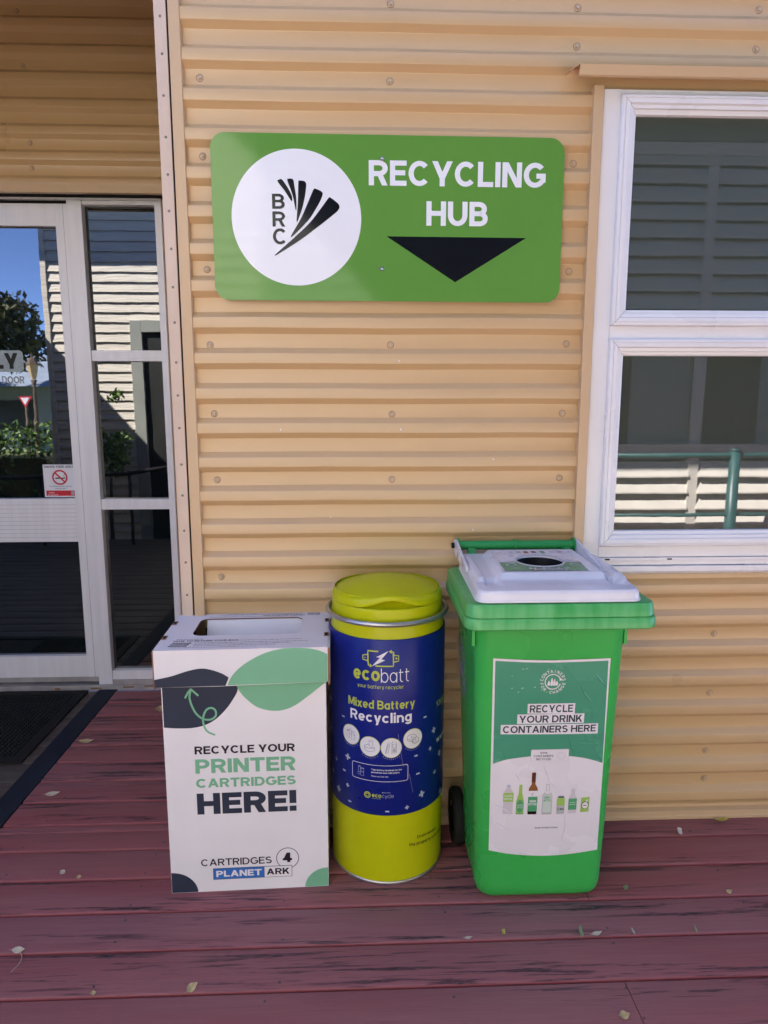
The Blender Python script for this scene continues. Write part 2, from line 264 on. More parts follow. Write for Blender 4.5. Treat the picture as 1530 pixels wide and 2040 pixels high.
# ------------------------------------------------------------------ flat artwork (printing), mapped onto a surface
_txt = {}
XH = .73
def glyph(ch, w):
    """strokes of one sans letter, cap height 1: list of polygons and the advance width"""
    P = []
    low = ch.islower(); Hh = XH if low else 1.0
    W = {'I': w, 'i': w, 'l': w, '!': w, '.': w, ':': w, 'j': .30, 'f': .40, 't': .40, 'r': .42, 's': .54, 'm': .98, 'w': .92, 'M': .90, 'W': 1.14, 'O': .86, 'Q': .86, 'C': .80, 'G': .84, 'D': .76, 'A': .84, 'V': .82, 'Y': .80, 'X': .80, 'N': .74, 'H': .74, 'U': .74, 'K': .74, 'E': .62, 'F': .60, 'L': .58, 'B': .70, 'P': .68, 'R': .72, 'S': .68, 'T': .70, 'Z': .68, 'J': .52, '1': .40, '-': .42, '%': 1.05}.get(ch, .60 if low else .64)
    W += max(0, w - .14) * (.5 if W > w else 0)
    X = lambda u: w / 2 + u * (W - w)
    Y = lambda v: w / 2 + v * (Hh - w)
    asc = (1 - w) / (Hh - w); dsc = -.24 / (Hh - w)
    def L(u0, v0, u1, v1, c0=1, c1=1):        # straight stroke, square ends (c=0: cut flush)
        x0, y0, x1, y1 = X(u0), Y(v0), X(u1), Y(v1); l = math.hypot(x1 - x0, y1 - y0); dx, dy = (x1 - x0) / l, (y1 - y0) / l; h = w / 2
        x0 -= dx * h * c0; y0 -= dy * h * c0; x1 += dx * h * c1; y1 += dy * h * c1
        P.append([(x0 + dy * h, y0 - dx * h), (x1 + dy * h, y1 - dx * h), (x1 - dy * h, y1 + dx * h), (x0 - dy * h, y0 + dx * h)])
    def D(u0, v0, u1, v1, k=1.0):             # diagonal stroke with level ends
        x0, x1 = X(u0), X(u1); y0 = Y(v0) + (-w / 2 if v0 < v1 else w / 2); y1 = Y(v1) + (w / 2 if v0 < v1 else -w / 2)
        h = min(w / 2 * k * math.hypot(x1 - x0, y1 - y0) / max(1e-6, abs(y1 - y0)), w * .95)
        P.append([(x0 - h, y0), (x0 + h, y0), (x1 + h, y1), (x1 - h, y1)])
    def A(cu, cv, ru, rv, a0, a1, n=22):      # curved stroke
        cx, cy, rx, ry = X(cu), Y(cv), ru * (W - w), rv * (Hh - w); h = w / 2
        for k in range(n):
            b, c = R(a0 + (a1 - a0) * k / n), R(a0 + (a1 - a0) * (k + 1) / n)
            P.append([(cx + (rx + h) * math.cos(b), cy + (ry + h) * math.sin(b)), (cx + (rx + h) * math.cos(c), cy + (ry + h) * math.sin(c)), (cx + (rx - h) * math.cos(c), cy + (ry - h) * math.sin(c)), (cx + (rx - h) * math.cos(b), cy + (ry - h) * math.sin(b))])
    G = {
     'A': lambda: (D(.02, 0, .5, 1), D(.98, 0, .5, 1), L(.26, .27, .74, .27, 0, 0)),
     'B': lambda: (L(0, 0, 0, 1), L(0, 1, .52, 1, 0, 0), L(0, .52, .58, .52, 0, 0), L(0, 0, .58, 0, 0, 0), A(.52, .76, .40, .24, -90, 90), A(.58, .26, .42, .26, -90, 90)),
     'C': lambda: A(.52, .5, .52, .5, 42, 318, 40), 'G': lambda: (A(.52, .5, .52, .5, 42, 325, 40), L(1, .14, 1, .46, 0, 1), L(.60, .46, 1, .46, 0, 0)),
     'D': lambda: (L(0, 0, 0, 1), L(0, 1, .42, 1, 0, 0), L(0, 0, .42, 0, 0, 0), A(.42, .5, .58, .5, -90, 90, 30)),
     'E': lambda: (L(0, 0, 0, 1), L(0, 1, 1, 1, 0, 1), L(0, .52, .88, .52, 0, 1), L(0, 0, 1, 0, 0, 1)), 'F': lambda: (L(0, 0, 0, 1), L(0, 1, 1, 1, 0, 1), L(0, .48, .85, .48, 0, 1)),
     'H': lambda: (L(0, 0, 0, 1), L(1, 0, 1, 1), L(0, .51, 1, .51, 0, 0)), 'I': lambda: L(0, 0, 0, 1), 'l': lambda: L(0, 0, 0, asc),
     'J': lambda: (L(1, .32, 1, 1, 0, 1), A(.5, .32, .5, .32, 190, 360)), 'K': lambda: (L(0, 0, 0, 1), D(.02, .34, .92, 1), D(.96, 0, .40, .58)),
     'L': lambda: (L(0, 0, 0, 1), L(0, 0, 1, 0, 0, 1)), 'M': lambda: (L(0, 0, 0, 1), L(1, 0, 1, 1), D(.06, 1, .5, .12), D(.94, 1, .5, .12)), 'N': lambda: (L(0, 0, 0, 1), L(1, 0, 1, 1), D(.03, 1, .97, 0)),
     'O': lambda: A(.5, .5, .5, .5, 0, 360, 56), 'Q': lambda: (A(.5, .5, .5, .5, 0, 360, 56), D(.95, 0, .62, .25)),
     'P': lambda: (L(0, 0, 0, 1), L(0, 1, .52, 1, 0, 0), L(0, .44, .52, .44, 0, 0), A(.52, .72, .48, .28, -90, 90)),
     'R': lambda: (L(0, 0, 0, 1), L(0, 1, .52, 1, 0, 0), L(0, .46, .52, .46, 0, 0), A(.52, .73, .46, .27, -90, 90), D(.96, 0, .50, .46)),
     'S': lambda: (A(.5, .755, .46, .245, 28, 270, 26), A(.5, .255, .5, .255, 90, -152, 26)), 'T': lambda: (L(0, 1, 1, 1), L(.5, 0, .5, 1, 1, 0)),
     'U': lambda: (L(0, .42, 0, 1, 0, 1), L(1, .42, 1, 1, 0, 1), A(.5, .42, .5, .42, 180, 360, 28)), 'V': lambda: (D(.02, 1, .5, 0), D(.98, 1, .5, 0)), 'W': lambda: (D(.01, 1, .26, 0), D(.5, 1, .26, 0), D(.5, 1, .74, 0), D(.99, 1, .74, 0)),
     'X': lambda: (D(.02, 0, .98, 1), D(.98, 0, .02, 1)), 'Y': lambda: (D(.03, 1, .5, .40), D(.97, 1, .5, .40), L(.5, 0, .5, .42, 1, 0)), 'Z': lambda: (L(0, 1, 1, 1), L(0, 0, 1, 0), D(.06, 0, .94, 1)),
     '0': lambda: A(.5, .5, .5, .5, 0, 360, 44), '1': lambda: (L(1, 0, 1, 1), D(.1, .70, .9, 1)), '3': lambda: (A(.48, .755, .46, .245, 150, -90, 26), A(.5, .255, .5, .255, 90, -150, 26)),
     '4': lambda: (L(.72, 0, .72, 1), L(0, .26, 1, .26), D(.06, .26, .66, 1)), '%': lambda: (A(.2, .75, .2, .25, 0, 360, 24), A(.8, .25, .2, .25, 0, 360, 24), D(.25, 0, .75, 1, .6)),
     '!': lambda: (L(0, .34, 0, 1, 0, 1), L(0, 0, 0, .02)), '.': lambda: L(0, 0, 0, .01), ':': lambda: (L(0, 0, 0, .01), L(0, .6, 0, .61)), '-': lambda: L(0, .4, 1, .4),
     'a': lambda: (A(.5, .5, .5, .5, 0, 360, 36), L(1, 0, 1, 1)), 'b': lambda: (A(.5, .5, .5, .5, 0, 360, 36), L(0, 0, 0, asc)), 'd': lambda: (A(.5, .5, .5, .5, 0, 360, 36), L(1, 0, 1, asc)), 'p': lambda: (A(.5, .5, .5, .5, 0, 360, 36), L(0, dsc, 0, 1)),
     'q': lambda: (A(.5, .5, .5, .5, 0, 360, 36), L(1, dsc, 1, 1)), 'g': lambda: (A(.5, .5, .5, .5, 0, 360, 36), L(1, dsc * .5, 1, 1, 0, 1), A(.5, dsc * .5, .5, -dsc * .55, 200, 360, 20)),
     'c': lambda: A(.52, .5, .52, .5, 42, 318, 34), 'e': lambda: (A(.5, .5, .5, .5, 0, 318, 36), L(0, .48, 1, .48, 0, .3)), 'o': lambda: A(.5, .5, .5, .5, 0, 360, 36),
     'n': lambda: (L(0, 0, 0, 1), A(.5, .5, .5, .5, 0, 180, 24), L(1, 0, 1, .5, 1, 0)), 'h': lambda: (L(0, 0, 0, asc), A(.5, .5, .5, .5, 0, 180, 24), L(1, 0, 1, .5, 1, 0)), 'u': lambda: (L(1, 0, 1, 1), A(.5, .5, .5, .5, 180, 360, 24), L(0, .5, 0, 1, 0, 1)),
     'm': lambda: (L(0, 0, 0, 1), A(.25, .6, .25, .4, 0, 180, 20), L(.5, 0, .5, .6, 1, 0), A(.75, .6, .25, .4, 0, 180, 20), L(1, 0, 1, .6, 1, 0)), 'r': lambda: (L(0, 0, 0, 1), A(.8, .35, .8, .65, 75, 170, 12)),
     's': lambda: (A(.5, .755, .46, .245, 28, 270, 20), A(.5, .255, .5, .255, 90, -152, 20)), 't': lambda: (L(.35, .25, .35, asc * .92, 0, 1), L(0, 1, 1, 1, .4, .4), A(.85, .25, .5, .25, 180, 280, 12)), 'f': lambda: (L(.35, 0, .35, asc * .8, 1, 0), L(0, 1, 1, 1, .4, .4), A(.85, asc * .8, .5, asc * .2, 80, 180, 12)),
     'i': lambda: (L(0, 0, 0, 1), L(0, asc * .98, 0, asc)), 'j': lambda: (L(1, dsc * .4, 1, 1, 0, 1), L(1, asc * .98, 1, asc)), 'k': lambda: (L(0, 0, 0, asc), D(.05, .36, .92, 1), D(.96, 0, .40, .60)), 'v': lambda: (D(.02, 1, .5, 0), D(.98, 1, .5, 0)), 'w': lambda: (D(.01, 1, .26, 0), D(.5, 1, .26, 0), D(.5, 1, .74, 0), D(.99, 1, .74, 0)),
     'x': lambda: (D(.02, 0, .98, 1), D(.98, 0, .02, 1)), 'y': lambda: (D(.02, 1, .52, 0), D(.98, 1, .36, dsc)), 'z': lambda: (L(0, 1, 1, 1), L(0, 0, 1, 0), D(.06, 0, .94, 1)),
    }
    if ch in G: G[ch]()
    return P, W
def weight(bold): return .070 if bold < 0 else .125 + bold * 2.5
def text_polys(body, w):
    key = (body, w)
    if key not in _txt:
        out = []; x = 0; gap = .098 - .28 * (w - .125)
        for ch in body:
            if ch == ' ': x += .30; continue
            p, a_ = glyph(ch, w)
            for q in p: out.append([(X_ + x, Y_) for X_, Y_ in q])
            x += a_ + gap
        _txt[key] = out
    return _txt[key]
def spline(pts, n=8, closed=False):
    out = []; N = len(pts)
    for i in range(N if closed else N - 1):
        g = lambda k: pts[k % N] if closed else pts[max(0, min(N - 1, k))]
        p0, p1, p2, p3 = g(i - 1), g(i), g(i + 1), g(i + 2)
        for k in range(n):
            t = k / n
            out.append(tuple(.5 * (2 * p1[j] + (p2[j] - p0[j]) * t + (2 * p0[j] - 5 * p1[j] + 4 * p2[j] - p3[j]) * t * t + (3 * p1[j] - p0[j] - 3 * p2[j] + p3[j]) * t ** 3) for j in (0, 1)))
    if not closed: out.append(tuple(pts[-1]))
    return out
class Art:
    """2-D shapes with layers; emit() lays them on a surface through mapf(u, v, h)."""
    def __init__(s): s.items = []
    def tri(s, v, f, m, lay): s.items.append((v, f, m, lay))
    def poly(s, pts, m, lay=1, holes=()):
        loops = [[Vector((p[0], p[1], 0)) for p in pts]] + [[Vector((p[0], p[1], 0)) for p in h] for h in holes]
        f = tessellate_polygon(loops); s.tri([(p.x, p.y) for l in loops for p in l], f, m, lay)
    def rect(s, u0, v0, u1, v1, m, lay=1, r=0.0):
        if r: s.poly(rrect2(u0, v0, u1, v1, r), m, lay)
        else: s.tri([(u0, v0), (u1, v0), (u1, v1), (u0, v1)], [(0, 1, 2), (0, 2, 3)], m, lay)
    def ell(s, u, v, a, b, m, lay=1, n=64): s.poly([(u + a * math.cos(2 * math.pi * k / n), v + b * math.sin(2 * math.pi * k / n)) for k in range(n)], m, lay)
    def line(s, pts, w, m, lay=1, closed=False, w2=None):
        n = len(pts); L = []; Rr = []
        for i, p in enumerate(pts):
            a = pts[(i - 1) % n] if closed or i > 0 else p; b = pts[(i + 1) % n] if closed or i < n - 1 else p
            dx, dy = b[0] - a[0], b[1] - a[1]; l = math.hypot(dx, dy) or 1
            ww = w if w2 is None else w + (w2 - w) * i / (n - 1)
            L.append((p[0] - dy / l * ww / 2, p[1] + dx / l * ww / 2)); Rr.append((p[0] + dy / l * ww / 2, p[1] - dx / l * ww / 2))
        f = []
        for i in range(n if closed else n - 1):
            j = (i + 1) % n; f += [(i, n + i, n + j), (i, n + j, j)]
        s.tri(L + Rr, f, m, lay)
    def ring(s, u, v, a, b, w, m, lay=1, a0=0, a1=360, n=64):
        pts = [(u + a * math.cos(R(a0 + (a1 - a0) * k / n)), v + b * math.sin(R(a0 + (a1 - a0) * k / n))) for k in range(n + 1)]
        s.line(pts, w, m, lay)
    def strokes(s, polys, m, lay):
        # every stroke of a letter a hair above the one before, in a cycle: overlaps never share a plane
        for k, q in enumerate(polys): s.tri(q, [(0, 1, 2), (0, 2, 3)], m, lay + .012 * (k % 40))
    def text(s, body, u0, v0, u1, v1, m, lay=2, bold=0.0, shear=0.0):
        pl = text_polys(body, weight(bold))
        xs = [p[0] for q in pl for p in q]; ys = [p[1] for q in pl for p in q]
        ax, ay = min(xs), min(ys); sx = (u1 - u0) / (max(xs) - ax); sy = (v1 - v0) / (max(ys) - ay)
        s.strokes([[(u0 + (p[0] - ax) * sx, v0 + (p[1] - ay) * sy) for p in q] for q in pl], m, lay)
    def text_h(s, body, uc, vc, h, m, lay=2, bold=0.0, rot=0.0, wid=1.0):
        pl = text_polys(body, weight(bold))
        xs = [p[0] for q in pl for p in q]; ys = [p[1] for q in pl for p in q]; cx = (min(xs) + max(xs)) / 2; cy = (min(ys) + max(ys)) / 2
        c, sn = math.cos(rot), math.sin(rot)
        s.strokes([[(uc + ((p[0] - cx) * c * wid - (p[1] - cy) * sn) * h, vc + ((p[0] - cx) * sn * wid + (p[1] - cy) * c) * h) for p in q] for q in pl], m, lay)
    def arc_text(s, body, u, v, r, h, a_mid, m, lay=2, bold=0.0, inside=False, step=None):
        st = step or math.degrees(h * .92 / r); n = len(body)
        for i, ch in enumerate(body):
            if ch == ' ': continue
            k = (i - (n - 1) / 2) * st
            a = a_mid + k if inside else a_mid - k
            s.text_h(ch, u + r * math.cos(R(a)), v + r * math.sin(R(a)), h, m, lay, bold, R(a + 90) if inside else R(a - 90))
    def micro(s, u0, v0, u1, h, m, lay=2, seed=1):
        """a line of print too small to read: broken dashes of letter height"""
        rn = random.Random(seed); u = u0
        while u < u1:
            w = rn.uniform(1.2, 4.2) * h; s.rect(u, v0, min(u + w, u1), v0 + h * rn.uniform(.55, .9), m, lay); u += w + h * .7
    def emit(s, mb, mapf, step=None, du=.0006):
        for v, f, m, lay in s.items:
            if step:
                bm = bmesh.new(); bv = [bm.verts.new((p[0], p[1], 0)) for p in v]
                for q in f:
                    try: bm.faces.new([bv[i] for i in q])
                    except ValueError: pass
                lo = min(p[0] for p in v); hi = max(p[0] for p in v); k = math.ceil(lo / step) * step
                while k < hi:
                    bmesh.ops.bisect_plane(bm, geom=bm.verts[:] + bm.edges[:] + bm.faces[:], plane_co=(k, 0, 0), plane_no=(1, 0, 0), dist=1e-7); k += step
                bm.normal_update(); bm.verts.index_update()
                vv = [(p.co.x, p.co.y) for p in bm.verts]; ff = [[q.index for q in fa.verts] if fa.normal.z > 0 else [q.index for q in reversed(fa.verts)] for fa in bm.faces]
                bm.free()
            else:
                vv = v; ff = []
                for q in f:
                    a, b, c = (v[i] for i in q)
                    ff.append(q if (b[0] - a[0]) * (c[1] - a[1]) - (b[1] - a[1]) * (c[0] - a[0]) > 0 else tuple(reversed(q)))
            mb.raw([mapf(p[0], p[1], lay * du) for p in vv], ff, m, bool(step))
def rrect2(u0, v0, u1, v1, r, n=8):
    out = []
    for cx, cy, a in ((u1 - r, v1 - r, 0), (u0 + r, v1 - r, 90), (u0 + r, v0 + r, 180), (u1 - r, v0 + r, 270)):
        for k in range(n + 1): out.append((cx + r * math.cos(R(a + 90 * k / n)), cy + r * math.sin(R(a + 90 * k / n))))
    return out
def ss(a, b, x):
    t = max(0, min(1, (x - a) / (b - a))); return t * t * (3 - 2 * t)

# ================================================================== SETTING
g = MB(); g.box(-60, 60, -90, 40, -1.3, -.30, 'concrete'); kind(g.build('ground'), 'structure')
g = MB(); g.box(-60, -4.4, -60, -4.6, -.30, -.29, 'grass'); kind(g.build('lawn'), 'structure')

PITCH = .1568; YB = -.1285      # front edge of one board gap
def boards(mb, xa, xb, ya, yb, m, joints={}):
    k0 = math.floor((ya - YB) / PITCH); k1 = math.ceil((yb - YB) / PITCH)
    for k in range(k0, k1):
        y0 = YB + k * PITCH; y1 = y0 + PITCH - .0065
        y0c, y1c = max(y0, ya), min(y1, yb)
        if y1c - y0c < .02: continue
        cuts = [xa] + [c for c in joints.get(k, [])] + [xb]
        for i in range(len(cuts) - 1):
            a = cuts[i] + (.0012 if i else 0); b = cuts[i + 1] - (.0012 if i < len(cuts) - 2 else 0)
            prof = [(y0c, -.024)]
            r = .007
            for q in range(5): prof.append((y0c + r - r * math.cos(R(22.5 * q)), -r + r * math.sin(R(22.5 * q))))
            for q in range(5): prof.append((y1c - r + r * math.sin(R(22.5 * q)), -r + r * math.cos(R(22.5 * q))))
            prof.append((y1c, -.024))
            dz = random.uniform(-.0006, .0006)
            rows = [[(x, p[0], p[1] + dz) for p in prof] for x in (a, b)]
            mb.grid(rows, m, smooth=True)
            mb.poly([(a, p[0], p[1] + dz) for p in reversed(prof)], m); mb.poly([(b, p[0], p[1] + dz) for p in prof], m)
d = MB()
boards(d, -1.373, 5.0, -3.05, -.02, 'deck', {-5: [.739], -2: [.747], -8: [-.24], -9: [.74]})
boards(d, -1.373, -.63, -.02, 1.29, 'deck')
for k in range(-9, 8):
    for jx in (-1.22, -.735, -.245, .258, .745, 1.24):
        for e in (.028, .122):
            y = YB + k * PITCH + e
            if (y > -.05 and jx > -.65) or random.random() < .25: continue
            x = jx + random.uniform(-.018, .018); r = .0042
            d.lathe([(r, 0), (r * .8, .0012), (.0012, .0014), (.001, .0006)], 'nail', (x, y + random.uniform(-.008, .008), 0), 10, cap1=True)
d.box(-5, 5, -3.05, 1.3, -.09, -.04, 'dark_gap')
kind(d.build('deck', auto=50), 'structure')
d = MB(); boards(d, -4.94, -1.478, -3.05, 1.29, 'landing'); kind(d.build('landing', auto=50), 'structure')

d = MB(); d.box(-1.476, -1.375, -2.6, 1.30, -.02, .004, 'strip')
tag(d.build('floor_strip', bevel=.002), 'dark navy grit strip running along the edge of the maroon deck beside the doormat', 'floor strip')

# ------------------------------------------------------------------ the corrugated building
bld = tag(empty('building', (0, 0, 0)), 'tan corrugated metal building with aluminium glass door and white window', 'building')
CP = .1188; CZ0 = .111; CD = .023
def clad_profile(z0, z1, y0, zoff=CZ0):
    pts = []
    k = math.floor((z0 - zoff) / CP) - 1
    while zoff + k * CP < z1 + CP:
        t = zoff + k * CP                 # crest top / bottom of the upward flank
        for y, z in ((-CD, t - .0345), (-CD, t), (0, t + .0185), (0, t + .0185 + .0475)): pts.append((y0 + y, z))
        k += 1
    pts.sort(key=lambda q: q[1])
    rp = []                               # rounded folds
    for i in range(1, len(pts) - 1):
        a, p, b = (Vector(pts[i - 1]), Vector(pts[i]), Vector(pts[i + 1])); r = .0022
        q0 = p + (a - p).normalized() * r; q1 = p + (b - p).normalized() * r
        for t in (0, .5, 1): rp.append(tuple((1 - t) ** 2 * q0 + 2 * t * (1 - t) * p + t * t * q1))
    out = []
    for i in range(len(rp) - 1):
        (ya, za), (yb, zb) = rp[i], rp[i + 1]
        if zb <= z0 or za >= z1: continue
        if za < z0: t = (z0 - za) / (zb - za); ya, za = ya + (yb - ya) * t, z0
        if zb > z1: t = (z1 - za) / (zb - za); yb, zb = ya + (yb - ya) * t, z1
        if not out: out.append((ya, za))
        out.append((yb, zb))
    return out
def clad(mb, x0, x1, z0, z1, y0=0.0, zoff=CZ0, n=6):
    pr = clad_profile(z0, z1, y0, zoff)
    rows = [[(x0 + (x1 - x0) * i / n, y, z + .0009 * math.sin(i * 1.9 + 3 * z)) for y, z in pr] for i in range(n + 1)]
    mb.grid(rows, 'clad', smooth=True)
w = MB()
clad(w, -.575, .800, .012, 3.6); clad(w, .800, 2.6, .012, .99); clad(w, .800, 2.6, 2.62, 3.6)
w.box(-.60, .80, .012, .12, -.3, 3.6, 'dark_gap'); w.box(.80, 2.6, .012, .12, -.3, .98, 'dark_gap'); w.box(.80, 2.6, .012, .12, 2.64, 3.6, 'dark_gap')
w.box(2.6, 9, -.02, .12, -.3, 3.6, 'trim_tan')
for x, z in ((-.24, 1.737), (.144, 1.749), (-.269, 1.514), (.151, 1.514), (.48, 1.409), (.413, 1.155), (-.1, 1.2)):     # specks of dried dirt
    w.poly([(x + .0035 * math.cos(R(a_)) * random.uniform(.5, 1), -CD - .0006 if (z - CZ0) % CP > CP - .033 else -.0006, z + .0045 * math.sin(R(a_)) * random.uniform(.5, 1)) for a_ in range(0, 360, 45)], 'print_white')
wall = w.build('front_wall', bld)
w = MB(); clad(w, -4.2, -.60, 2.66, 3.7, 1.20, .081); w.box(-4.2, -.60, 1.212, 1.42, 2.64, 3.7, 'dark_gap')
w.box(-4.2, -.60, 1.172, 1.20, 2.628, 2.664, 'trim_tan')
rwall = w.build('recess_wall', bld)
def screw_mesh(parent, x, y, z, rot):
    s = MB()
    prof = [(.0104, 0), (.0104, -.0014), (.0092, -.0020), (.0062, -.0021)]
    n = 24
    s.grid([[(r * math.cos(2 * math.pi * k / n), -.0003, r * math.sin(2 * math.pi * k / n)) for k in range(n)] for r in (.0119, .0100)], 'screw_ring', True, False)
    s.grid([[(r * math.cos(2 * math.pi * k / n), yy, r * math.sin(2 * math.pi * k / n)) for k in range(n)] for r, yy in prof], 'screw', True, True)
    hexp = [(.0058 * math.cos(R(60 * k)), .0058 * math.sin(R(60 * k))) for k in range(6)]
    s.grid([[(a, -.0017, b) for a, b in hexp], [(a, -.0062, b) for a, b in hexp], [(a * .75, -.0070, b * .75) for a, b in hexp]], 'screw', True, False, False, True)
    o = s.build('screw', parent); o.location = (x, y, z); o.rotation_euler = (0, rot, 0)
    return o
SCREWS = [(-0.505, 2.646), (-0.505, 2.408), (-0.505, 2.051), (-0.505, 1.803), (-0.5, 1.569), (-0.498, 1.337), (-0.497, 0.984), (0.114, 2.875), (0.112, 2.646), (0.115, 1.805), (0.121, 1.567), (0.121, 1.336), (0.126, 0.985), (0.724, 2.876), (0.726, 2.761), (0.73, 2.401), (0.73, 2.053), (0.731, 1.81), (0.727, 1.57), (0.726, 1.339), (1.327, 2.882), (1.327, 2.763), (1.341, 0.745), (1.342, 0.508), (1.344, 0.271), (1.347, 0.155)]
s0 = screw_mesh(wall, SCREWS[0][0], 0, SCREWS[0][1], 0)
for x, z in SCREWS[1:]:
    c = s0.copy(); COL.objects.link(c); c.parent = wall; c.location = (x, 0, z); c.rotation_euler = (0, random.uniform(0, 1), 0)
for x, z in [(-1.605, 3.444), (-1.595, 3.204), (-1.589, 2.861), (-1.589, 2.746)]:
    c = s0.copy(); COL.objects.link(c); c.parent = rwall; c.location = (x, 1.2, z); c.rotation_euler = (0, random.uniform(0, 1), 0)

# corner trims
t = MB(); t.box(-.592, -.556, -.029, .02, .0, 3.6, 'trim_tan'); t.box(-.598, -.592, -.021, .02, .0, 3.6, 'dark_gap')
t.build('corner_trim', bld, bevel=.0018)
t = MB(); t.box(-.637, -.5985, -.025, .03, .0, 3.6, 'trim_pale'); t.box(-.637, -.634, .03, 1.25, .0, 3.6, 'trim_tan')
strip = t.build('corner_flashing', bld, bevel=.0018)
rv = None
for z in (2.813, 2.704, 2.581, 2.457, 2.343, 2.23, 2.111, 1.989, 1.874, 1.742, 1.631, 1.52, 1.394, 1.285, 1.159, 1.044, .924, .80, .68):
    if rv is None:
        m_ = MB(); n = 14
        m_.grid([[(r * math.cos(2 * math.pi * k / n), yy, r * math.sin(2 * math.pi * k / n)) for k in range(n)] for r, yy in ((.0045, 0), (.0042, -.0010), (.0025, -.0018), (.0008, -.0016))], 'rivet', True, True, False, True)
        rv = m_.build('rivet', strip)
    else:
        rv = rv.copy(); COL.objects.link(rv); rv.parent = strip
    rv.location = (-.6165 + random.uniform(-.001, .001), -.025, z)
# base flashing
t = MB()
t.grid([[(x, y, z) for y, z in ((-.004, .052), (-.006, .040), (-.026, .034), (-.027, .016), (-.030, .012), (-.030, .001))] for x in (-.555, 2.6)], 'trim_tan', smooth=False)
t.build('base_flashing', bld, bevel=.0)
# roof: main eave, porch roof over the entrance, soffit of the recess
t = MB(); t.box(-.66, 9, -.22, 6, 3.60, 3.75, 'trim_tan'); t.box(-9, -.66, -.22, 6, 3.70, 3.84, 'trim_tan')
t.box(-7, -.640, -.02, .03, 2.96, 3.70, 'trim_tan'); t.box(-9, -4.95, -2.85, 1.25, -.3, 3.699, 'trim_tan')  # unseen header added to block sky light, unseen wing to cast shadow
t.box(-7, -.64, 1.28, 1.46, 2.67, 3.70, 'dark_gap')
t.build('roof', bld, bevel=.004)

# ---------------------------------------------------------------- window
def frame_rect(mb, x0, x1, z0, z1, prof, m, gap=.0006):
    """mitred frame; prof = [(inset, y), ...] from the outer edge inwards"""
    for side in range(4):
        rows = []
        for d_, y in prof:
            a = [(x0 + d_, z0 + d_), (x1 - d_, z0 + d_), (x1 - d_, z1 - d_), (x0 + d_, z1 - d_)]
            p, q = Vector(a[side]), Vector(a[(side + 1) % 4]); e = (q - p).normalized() * gap
            p = p + e; q = q - e
            rows.append([(p.x, y, p.y), (q.x, y, q.y)])
        mb.grid(rows, m, smooth=False)
win = MB()
WX0, WX1 = .817, 2.15
win.box(WX0, .8735, -.022, .03, 1.050, 2.626, 'white_alu')          # left jamb
win.box(WX1 - .056, WX1, -.022, .03, 1.050, 2.626, 'white_alu')
win.box(.8740, WX1 - .0565, -.020, .03, 2.604, 2.626, 'white_alu')  # head
win.box(.8740, WX1 - .0565, -.024, .03, 1.824, 1.869, 'white_alu')  # transom
win.box(.8740, WX1 - .0565, -.024, .03, 1.050, 1.0925, 'white_alu') # bottom rail
win.box(.8740, WX1 - .02, -.034, .03, 1.038, 1.0485, 'white_alu')   # sill nosing
win.box(.79, WX1 + .02, -.026, .03, 1.020, 1.0365, 'white_alu')
win.box(.79, WX1 + .02, -.040, .03, 0.9985, 1.018, 'white_alu')     # sill
win.grid([[(x, y, z) for y, z in ((-.040, .9985), (-.034, .990), (-.010, .982))] for x in (.79, WX1 + .02)], 'white_alu', smooth=False)
win.box(.80, WX1, .028, .03, .98, 2.63, 'dark_gap')
for x in (.905, 1.135, 1.60): win.box(x - .009, x + .009, -.0352, -.030, 1.0405, 1.0455, 'dark_gap')
window = win.build('window', bld, bevel=.0012)
window['label'] = 'white framed window of two panes with projecting sill'
SP = [(0, -.010), (0, -.040), (.003, -.043), (.010, -.044), (.0105, -.041), (.0125, -.041), (.013, -.044), (.026, -.043), (.030, -.036), (.040, -.034), (.0405, -.024), (.050, -.022), (.054, -.020), (.0555, -.004)]
for za, zb in ((1.869, 2.604), (1.0925, 1.824)):
    f = MB(); frame_rect(f, .8735, WX1 - .056, za, zb, SP, 'white_alu')
    f.box(.8745, WX1 - .057, -.006, .004, za + .001, za + .054, 'dark_gap'); f.box(.8745, WX1 - .057, -.006, .004, zb - .054, zb - .001, 'dark_gap')
    f.box(.8745, .927, -.006, .004, za + .06, zb - .06, 'dark_gap'); f.box(WX1 - .11, WX1 - .057, -.006, .004, za + .06, zb - .06, 'dark_gap')
    f.build('sash', window)
    p = MB(); p.box(.926, WX1 - .108, -.0055, .012, za + .053, zb - .053, 'glass_window'); p.build('pane', window)
t = MB(); t.box(.779, .8125, -.036, .02, .86, 2.632, 'trim_tan'); t.box(.8125, .8168, -.012, .02, .9, 2.626, 'dark_gap')
t.build('window_trim', bld, bevel=.0016)
t = MB()   # folded head flashing
pr = [(-.002, 2.690), (-.030, 2.684), (-.094, 2.666), (-.084, 2.640), (-.078, 2.637), (-.068, 2.640)]
rows = [[(x, y, z) for y, z in pr] for x in (.712, 2.3)]
t.grid(rows, 'trim_tan', smooth=False)
t.poly([(.712, -.094, 2.668), (.680, -.088, 2.650), (.680, -.03, 2.657), (.712, -.030, 2.684)], 'trim_tan')
o = t.build('head_flashing', bld)
sol = o.modifiers.new('thick', 'SOLIDIFY'); sol.thickness = .0015; sol.offset = 0

